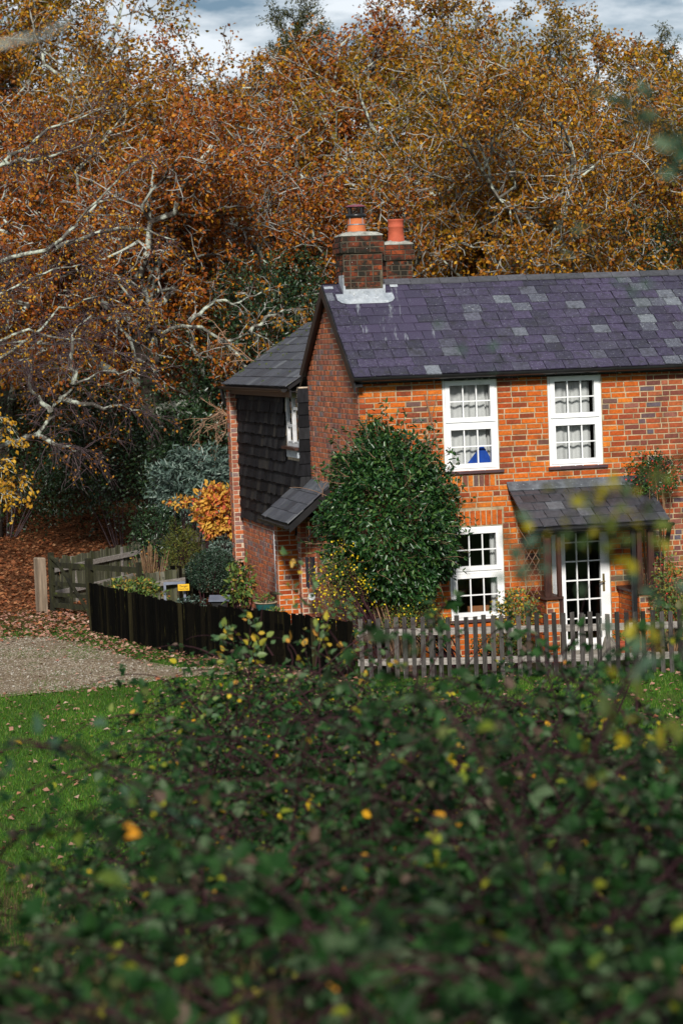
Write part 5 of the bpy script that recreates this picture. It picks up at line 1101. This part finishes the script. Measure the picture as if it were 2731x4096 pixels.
# grass: denser near the camera side lawn
def blades(name, label, X, Y, h, mat, w=.006):
    n = len(X); Z = ground_h(X, Y); P = np.stack([X, Y, Z], -1); a = rng.uniform(0, 6.28, n); S = np.stack([np.cos(a), np.sin(a), np.zeros(n)], -1)
    ln = np.stack([rng.normal(0, .35, n), rng.normal(0, .35, n), np.ones(n)], -1); hh = (h*rng.uniform(.5, 1.3, n))[:, None]
    V = np.stack([P-S*w, P+S*w, P+unit(ln)*hh], 1).reshape(-1, 3); F = np.arange(n*3).reshape(-1, 3)
    return tag(link(name, mesh_np(name, V, F), MT[mat]), label, 'grass', kind='stuff')
X, Y = scatter(380000, -6.5, 8.5, 19, 41.5)
keep = (~in_yard(X, Y)) & (~right_of_fence(X, Y)) & (X > -Y*.17) & (X < Y*.25) & (~drive_in(X, Y, -.25) | (rng.random(len(X)) < .04) | (((X+4.6)/1.0)**2+((Y-37.9)/.55)**2 < 1) | ((np.sin(X*2.1+1)*np.sin(Y*1.3+X*.5) > .72) & (rng.random(len(X)) < .35))) & ((X < .2) | (Y < 33.9))
keep &= rng.random(len(X)) < np.where(Y > 36, .45, 1.0)
blades('grass', 'short green grass of the lawn around the drive', X[keep], Y[keep], .045, 'grass')
X, Y = scatter(40000, -4.2, 5.5, 4, 21); keep = (X > -Y*.21) & (X < Y*.30)
blades('dry_grass', 'dry brown grass on the bank under the brambles', X[keep], Y[keep], .22, 'grass_dry', .004)
def litter(name, label, X, Y, size, mat, lift=.012):
    n = len(X); Z = ground_h(X, Y)+lift+rng.random(n)*.03; P = np.stack([X, Y, Z], -1); a = rng.uniform(0, 6.28, n)
    T = np.stack([np.cos(a), np.sin(a), rng.normal(0, .25, n)], -1); Nn = unit(np.stack([rng.normal(0,.4,n), rng.normal(0,.4,n), np.ones(n)], -1)); s = size*rng.uniform(.6, 1.3, n)
    o = leaves(name, MT[mat], None, P, T, Nn, s, s*.7, 'rhomb', .22); return tag(o, label, 'fallen leaves', kind='stuff')
X, Y = scatter(58000, -7.5, 8.5, 20, 44.5); dens = np.where(Y > 39.3, .9, np.where(Y > 33.2, .26, .09)); f = np.array(dark_pts); nearf = (np.abs(X-np.interp(Y, f[:,1], f[:,0])) < .9) & (Y > 34)
keep = (~in_yard(X, Y)) & (~right_of_fence(X, Y)) & (rng.random(len(X)) < np.where(nearf, 1., dens)) & (X > -Y*.17) & (X < Y*.25) & (~drive_in(X, Y, -.3) | (rng.random(len(X)) < .14)) & ((X < .2) | (Y < 33.9))
litter('fallen_leaves', 'pinkish brown fallen leaves scattered on lawn and drive', X[keep], Y[keep], .075, 'fallen')
X, Y = scatter(42000, -13, 1, 40.5, 72); keep = (~in_yard(X, Y)) & (~right_of_fence(X, Y)) & (X > -Y*.19) & (rng.random(len(X)) < np.where(Y < 44.5, .25, 1.))
litter('leaf_litter', 'rust brown leaf litter carpeting the ground under the trees', X[keep], Y[keep], .10, 'fallen_rust')
# loose stones of the drive
X, Y = scatter(70000, -8.5, -.5, 32.5, 41); keep = drive_in(X, Y, .05) & (rng.random(len(X)) < np.where(np.sin(X*1.3+Y*2.2)*np.sin(X*.7-Y*1.1) > .15, .25, .65)) & (X > -Y*.165); X, Y = X[keep], Y[keep]; n = len(X)
r_ = rng.uniform(.008, .022, n)[:, None]; C0 = np.stack([X, Y, np.full(n, .016)], -1); O = np.array([[1,0,0],[0,1,0],[-1,0,0],[0,-1,0],[0,0,.75]])
V = C0[:, None, :]+O[None]*r_[:, None, :]*rng.uniform(.6, 1.3, (n, 5, 1)); b = np.arange(n)[:, None]*5
F = np.concatenate([b+np.array(q) for q in ((0,1,4),(1,2,4),(2,3,4),(3,0,4))], 0)
tag(link('gravel', mesh_np('gravel', V, F), MT['stone']), 'loose pale gravel stones of the drive', 'gravel', kind='stuff')

# ------------------------------------------------------------------ brambles on the bank in the foreground
rng = np.random.default_rng(321)
mounds = [(3350,2880,15,.8,1.0), (3250,3050,11.5,.75,.9), (3150,3250,8.6,.6,.8), (3650,3250,9.0,.7,.8), (3150,3560,6.6,.5,.6), (3700,3600,6.4,.5,.6), (3200,3850,5.2,.42,.5), (-420,3500,9.5,.4,.6), (-350,3850,7.0,.35,.5), (1150,2725,17.5,.85,1.2), (1480,2810,17.5,.9,1.2), (1830,2810,16.5,.9,1.2), (2180,2850,15.5,.75,1.1), (2440,3010,13.5,.62,1.0), (970,2830,16.5,.40,.9), (700,3060,14.8,.22,.6), (1240,2960,14.2,.85,1.0), (900,3140,13.2,.46,.8),
 (1700,2960,13.4,.95,1.1), (2240,2990,11.5,.8,1.0), (2660,3060,10.5,.6,.9), (760,3400,11.5,.40,.7), (1070,3260,10.8,.66,.9), (1500,3200,10.4,.85,1.0), (2080,3200,9.4,.75,.9), (2600,3230,8.6,.6,.8), (420,3760,9.6,.22,.6),
 (740,3560,8.6,.42,.7), (1240,3510,8.0,.58,.7), (1820,3480,7.4,.6,.7), (2420,3480,6.9,.55,.7), (200,3920,7.0,.22,.5), (740,3860,6.6,.40,.5), (1300,3830,6.0,.45,.5), (1950,3800,5.7,.45,.5), (2560,3780,5.4,.42,.5), (980,4060,5.2,.4,.4), (1650,4060,4.9,.4,.4), (2300,4040,4.7,.4,.4)]
thicket = empty('bramble_thicket', (0, 10, float(ground_h(0, 10)))); TB = np.array(thicket.location)
tag(thicket, 'bramble thicket of green and yellow leaves filling the foreground bank', 'brambles', kind='stuff')
PP, TT, NN, LL = [], [], [], []; canes = []
def trifoliate(P, T, Nn, s):
    n = len(P); S = unit(np.cross(T, Nn)); q = s[:, None]
    PP.extend([P, P+T*q*.1, P+T*q*.1]); TT.extend([T, unit(T*.3+S), unit(T*.3-S)]); NN.extend([Nn, unit(Nn+rng.normal(size=(n,3))*.2), unit(Nn+rng.normal(size=(n,3))*.2)]); LL.extend([s, s*.8, s*.8])
for (px, py, Y, rx, ry) in mounds:
    top = at(px, py, Y); rz_ = max(.55, rx*.75); c0 = top-np.array([0, 0, rz_*.95]); size = .045 if Y > 12 else .054 if Y > 8 else .062
    n = int(850*rx*ry*(1.5 if Y > 12 else 1.0)); P, D = bush_points(rng, n, c0, (rx*.9, ry*.9, rz_*.85), .5, -.35, .35); n = len(P)
    Nn = unit(D*.5+rng.normal(size=(n,3))*.6+np.array([0,-.15,.7])); T = unit(rng.normal(size=(n,3))+D*.2); trifoliate(P, T, Nn, size*rng.uniform(.5, 1.1, n))
    nc = int((100 if Y > 12 else 70)*rx*ry+12); cl = []
    for k in range(nc):
        d = rand_dirs(1, rng)[0]; d[2] = abs(d[2])*.8+.15; q = c0+d*np.array([rx, ry, rz_])*rng.uniform(.45, .95); v = unit(np.array([rng.normal()+d[0], rng.normal()+d[1]*.6-.1, rng.uniform(.1, 1.3)])); pts = [q]; m_ = int(rng.integers(8, 16)); dr = rng.uniform(.08, .22)
        for j in range(m_):
            v = unit(v+rng.normal(size=3)*.10+np.array([0, 0, -dr])); q = q+v*.075; pts.append(q)
        pts = np.array(pts); canes.append((pts-TB, np.linspace(.0050, .0018, len(pts)), 5))
        dens = rng.choice([0, .35, 1.0, 1.5]); ni = int(len(pts)*dens*1.6)
        if ni:
            ix = rng.integers(2, len(pts), ni); dd = unit(np.gradient(pts, axis=0))[ix]; sd = rng.normal(size=(ni,3)); T = unit(np.cross(dd, sd)+dd*.4+np.array([0,0,-.1]))
            trifoliate(pts[ix]+T*.03, T, unit(rng.normal(size=(ni,3))*.4+np.array([0,-.25,.9])), size*rng.uniform(.6, 1.25, ni))
for (px, py, Y, rx, ry) in mounds:                 # long arching canes standing out of the thicket
    top = at(px, py, Y); size = .056 if Y > 12 else .066
    for k in range((7 if px > 1000 else 1) if Y > 9 else (3 if px > 900 else 1)):
        q = top+np.array([rng.normal()*rx*.6, rng.normal()*ry*.5, -.25]); az = rng.uniform(0, 6.28); v = unit(np.array([math.cos(az)*.8, math.sin(az)*.5, 1.1])); pts = [q]
        for j in range(20): v = unit(v+rng.normal(size=3)*.05+np.array([0, 0, -.095])); q = q+v*.07; pts.append(q)
        pts = np.array(pts); canes.append((pts-TB, np.linspace(.0065, .0022, len(pts)), 6)); ni = int(rng.integers(6, 20))
        ix = rng.integers(4, len(pts), ni); dd = unit(np.gradient(pts, axis=0))[ix]; T = unit(np.cross(dd, rng.normal(size=(ni,3)))+dd*.4+np.array([0,0,-.1]))
        trifoliate(pts[ix]+T*.03, T, unit(rng.normal(size=(ni,3))*.4+np.array([0,-.25,.9])), size*rng.uniform(.6, 1.2, ni))
P = np.concatenate(PP)-TB; T = np.concatenate(TT); Nn = np.concatenate(NN); Ls = np.concatenate(LL)
leaves('foliage', MT['leaf_bramble'], thicket, P, T, Nn, Ls, Ls*.72, 'ovate', .18)
tube_obj('canes', MT['stem'], thicket, canes)

def spray(name, label, stems_px, Y, leafkey, size, per, r0=.006, seed=1, spread=.02, cat='branch', stem_mat='stem', dyn=.1):
    R = np.random.default_rng(seed); b = at(*stems_px[0][0], Y); root = empty(name, b); ps = []; sites = []
    for st in stems_px:
        q = [at(x, y, Y+R.normal()*dyn*(i > 0)) for i, (x, y) in enumerate(st)]; q2 = []
        for i in range(len(q)-1):
            for t in (0, .33, .67): q2.append(q[i]*(1-t)+q[i+1]*t+R.normal(size=3)*.004)
        q2.append(q[-1]); ps.append(([p-b for p in q2], np.linspace(r0, r0*.35, len(q2)), 6))
        for i in range(1, len(q2)): sites += [(q2[i]-b, unit(q2[i]-q2[i-1]))]
    tube_obj('stem', MT[stem_mat], root, ps)
    if per:
        m_ = int(len(sites)*per); idx = R.integers(0, len(sites), m_); Pq, Tq, Nq, lq, wq = site_leaves(R, [sites[i] for i in idx], 1, spread, size, size*.62, .1)
        leaves('leaves', MT[leafkey], root, Pq, Tq, Nq, lq, wq, 'ovate', .15)
    return tag(root, label, cat)
spray('young_shoot', 'young upright shoot with green and yellow leaves in front of the boarded fence', [[(1000,2880),(995,2700),(1000,2560),(1000,2470),(960,2430)], [(1000,2590),(940,2530),(900,2495),(885,2520)], [(1090,2620),(1030,2530),(1010,2480)], [(1000,2760),(920,2640),(890,2560),(885,2555)], [(995,2700),(1015,2600),(1020,2580)]], 17.0, 'leaf_spray', .065, 1.6, .006, 1, .03, 'shoot')
spray('young_shoot', 'second upright shoot with a few large leaves left of the camellia foot', [[(1280,2800),(1275,2600),(1280,2480),(1290,2420)], [(1290,2480),(1250,2330),(1200,2250),(1110,2230)], [(1400,2640),(1290,2480),(1200,2380),(1130,2330)], [(1160,2760),(1165,2640),(1150,2560)], [(1350,2480),(1400,2430),(1420,2390)]], 15.0, 'leaf_spray', .058, 1.5, .005, 2, .03, 'shoot')
spray('young_shoot', 'leafy bramble shoot with orange tipped leaves over the end of the boarded fence', [[(1330,2760),(1320,2640),(1290,2560),(1240,2500)], [(1330,2700),(1400,2600),(1470,2560)], [(1200,2740),(1190,2650),(1210,2590)], [(1450,2760),(1460,2680),(1520,2640),(1580,2650)]], 16.0, 'leaf_spray', .055, 2.4, .005, 22, .035, 'shoot')
spray('young_shoot', 'low leafy shoot in front of the gravel at the left end of the brambles', [[(760,2960),(800,2820),(850,2720),(880,2660)], [(880,2900),(930,2760),(980,2680)], [(700,3000),(560,2900),(490,2870),(470,2930)]], 15.0, 'leaf_spray', .048, 1.5, .005, 23, .035, 'shoot')
spray('bramble_arch', 'blurred arching bramble cane with orange leaves at the lower left', [[(150,2980),(300,2990),(440,3080),(580,3160),(720,3300)], [(150,2980),(60,2960),(-40,3040)]], 6.5, 'leaf_dull', .055, 2.2, .007, 3, .035, 'cane')
spray('bramble_arch', 'dark arched cane over the bottom left grass', [[(0,3420),(80,3330),(200,3300),(340,3320),(470,3400),(560,3520)]], 7.0, 'leaf_bramble', .05, 1.6, .007, 4, .03, 'cane')
spray('leaning_cane', 'blurred purple cane with yellow leaves rising at the right', [[(2330,3260),(2400,2980),(2480,2760),(2580,2620),(2680,2540),(2780,2440)], [(2400,2980),(2330,2900)], [(2480,2760),(2600,2850),(2720,2900)]], 5.2, 'leaf_yellowgreen', .045, 1.5, .006, 5, .035, 'cane')
spray('hanging_spray', 'blurred yellow green leaves hanging in front of the porch roof', [[(2790,1760),(2650,1880),(2500,1960),(2330,2060),(2200,2110)], [(2650,1880),(2560,2040),(2440,2090)], [(2780,2060),(2640,2110),(2520,2140),(2380,2150)], [(2500,1960),(2420,1990),(2340,1960)]], 5.0, 'leaf_yellowgreen', .034, 2.6, .003, 6, .03, 'branch')
spray('hanging_spray', 'blurred green leaves low over the pickets at the right', [[(2790,2380),(2640,2330),(2500,2330),(2420,2400)], [(2790,2620),(2600,2600),(2450,2660),(2300,2700)], [(2200,2350),(2120,2260),(2080,2180),(2060,2140)]], 4.6, 'leaf_dull', .034, 1.9, .003, 7, .025, 'branch')
spray('hanging_spray', 'blurred dark green leafy twig at the top right over the trees', [[(2800,660),(2680,610),(2600,500),(2500,390),(2470,370)], [(2800,620),(2700,560)]], 4.6, 'leaf_dull', .040, 2.4, .003, 8, .02, 'branch')
for i, (st, lab) in enumerate(([[(2800,1330),(2660,1260),(2560,1180),(2490,1100)], 'faint blurred leaves over the right end of the slate roof'], [[(2420,880),(2300,930),(2250,920)], 'faint blurred leaves above the ridge at the right'], [[(1900,1420),(1820,1320),(1740,1260)], 'faint blurred leaves over the left half of the slate roof'], [[(2060,1560),(2020,1500),(1990,1430)], 'faint blurred leaves over the gutter beside the shrub window'])):
    spray('hanging_spray', lab, [st], 4.4+.1*i, 'leaf_dull', .030, .8, .0012, 9+i, .02, 'branch')
spray('near_twig', 'blurred bare twig across the top left corner', [[(-80,190),(60,175),(180,130),(260,90),(320,30)]], 4.2, 'leaf_dull', .03, 0, .006, 10, .01, 'branch', 'bark')
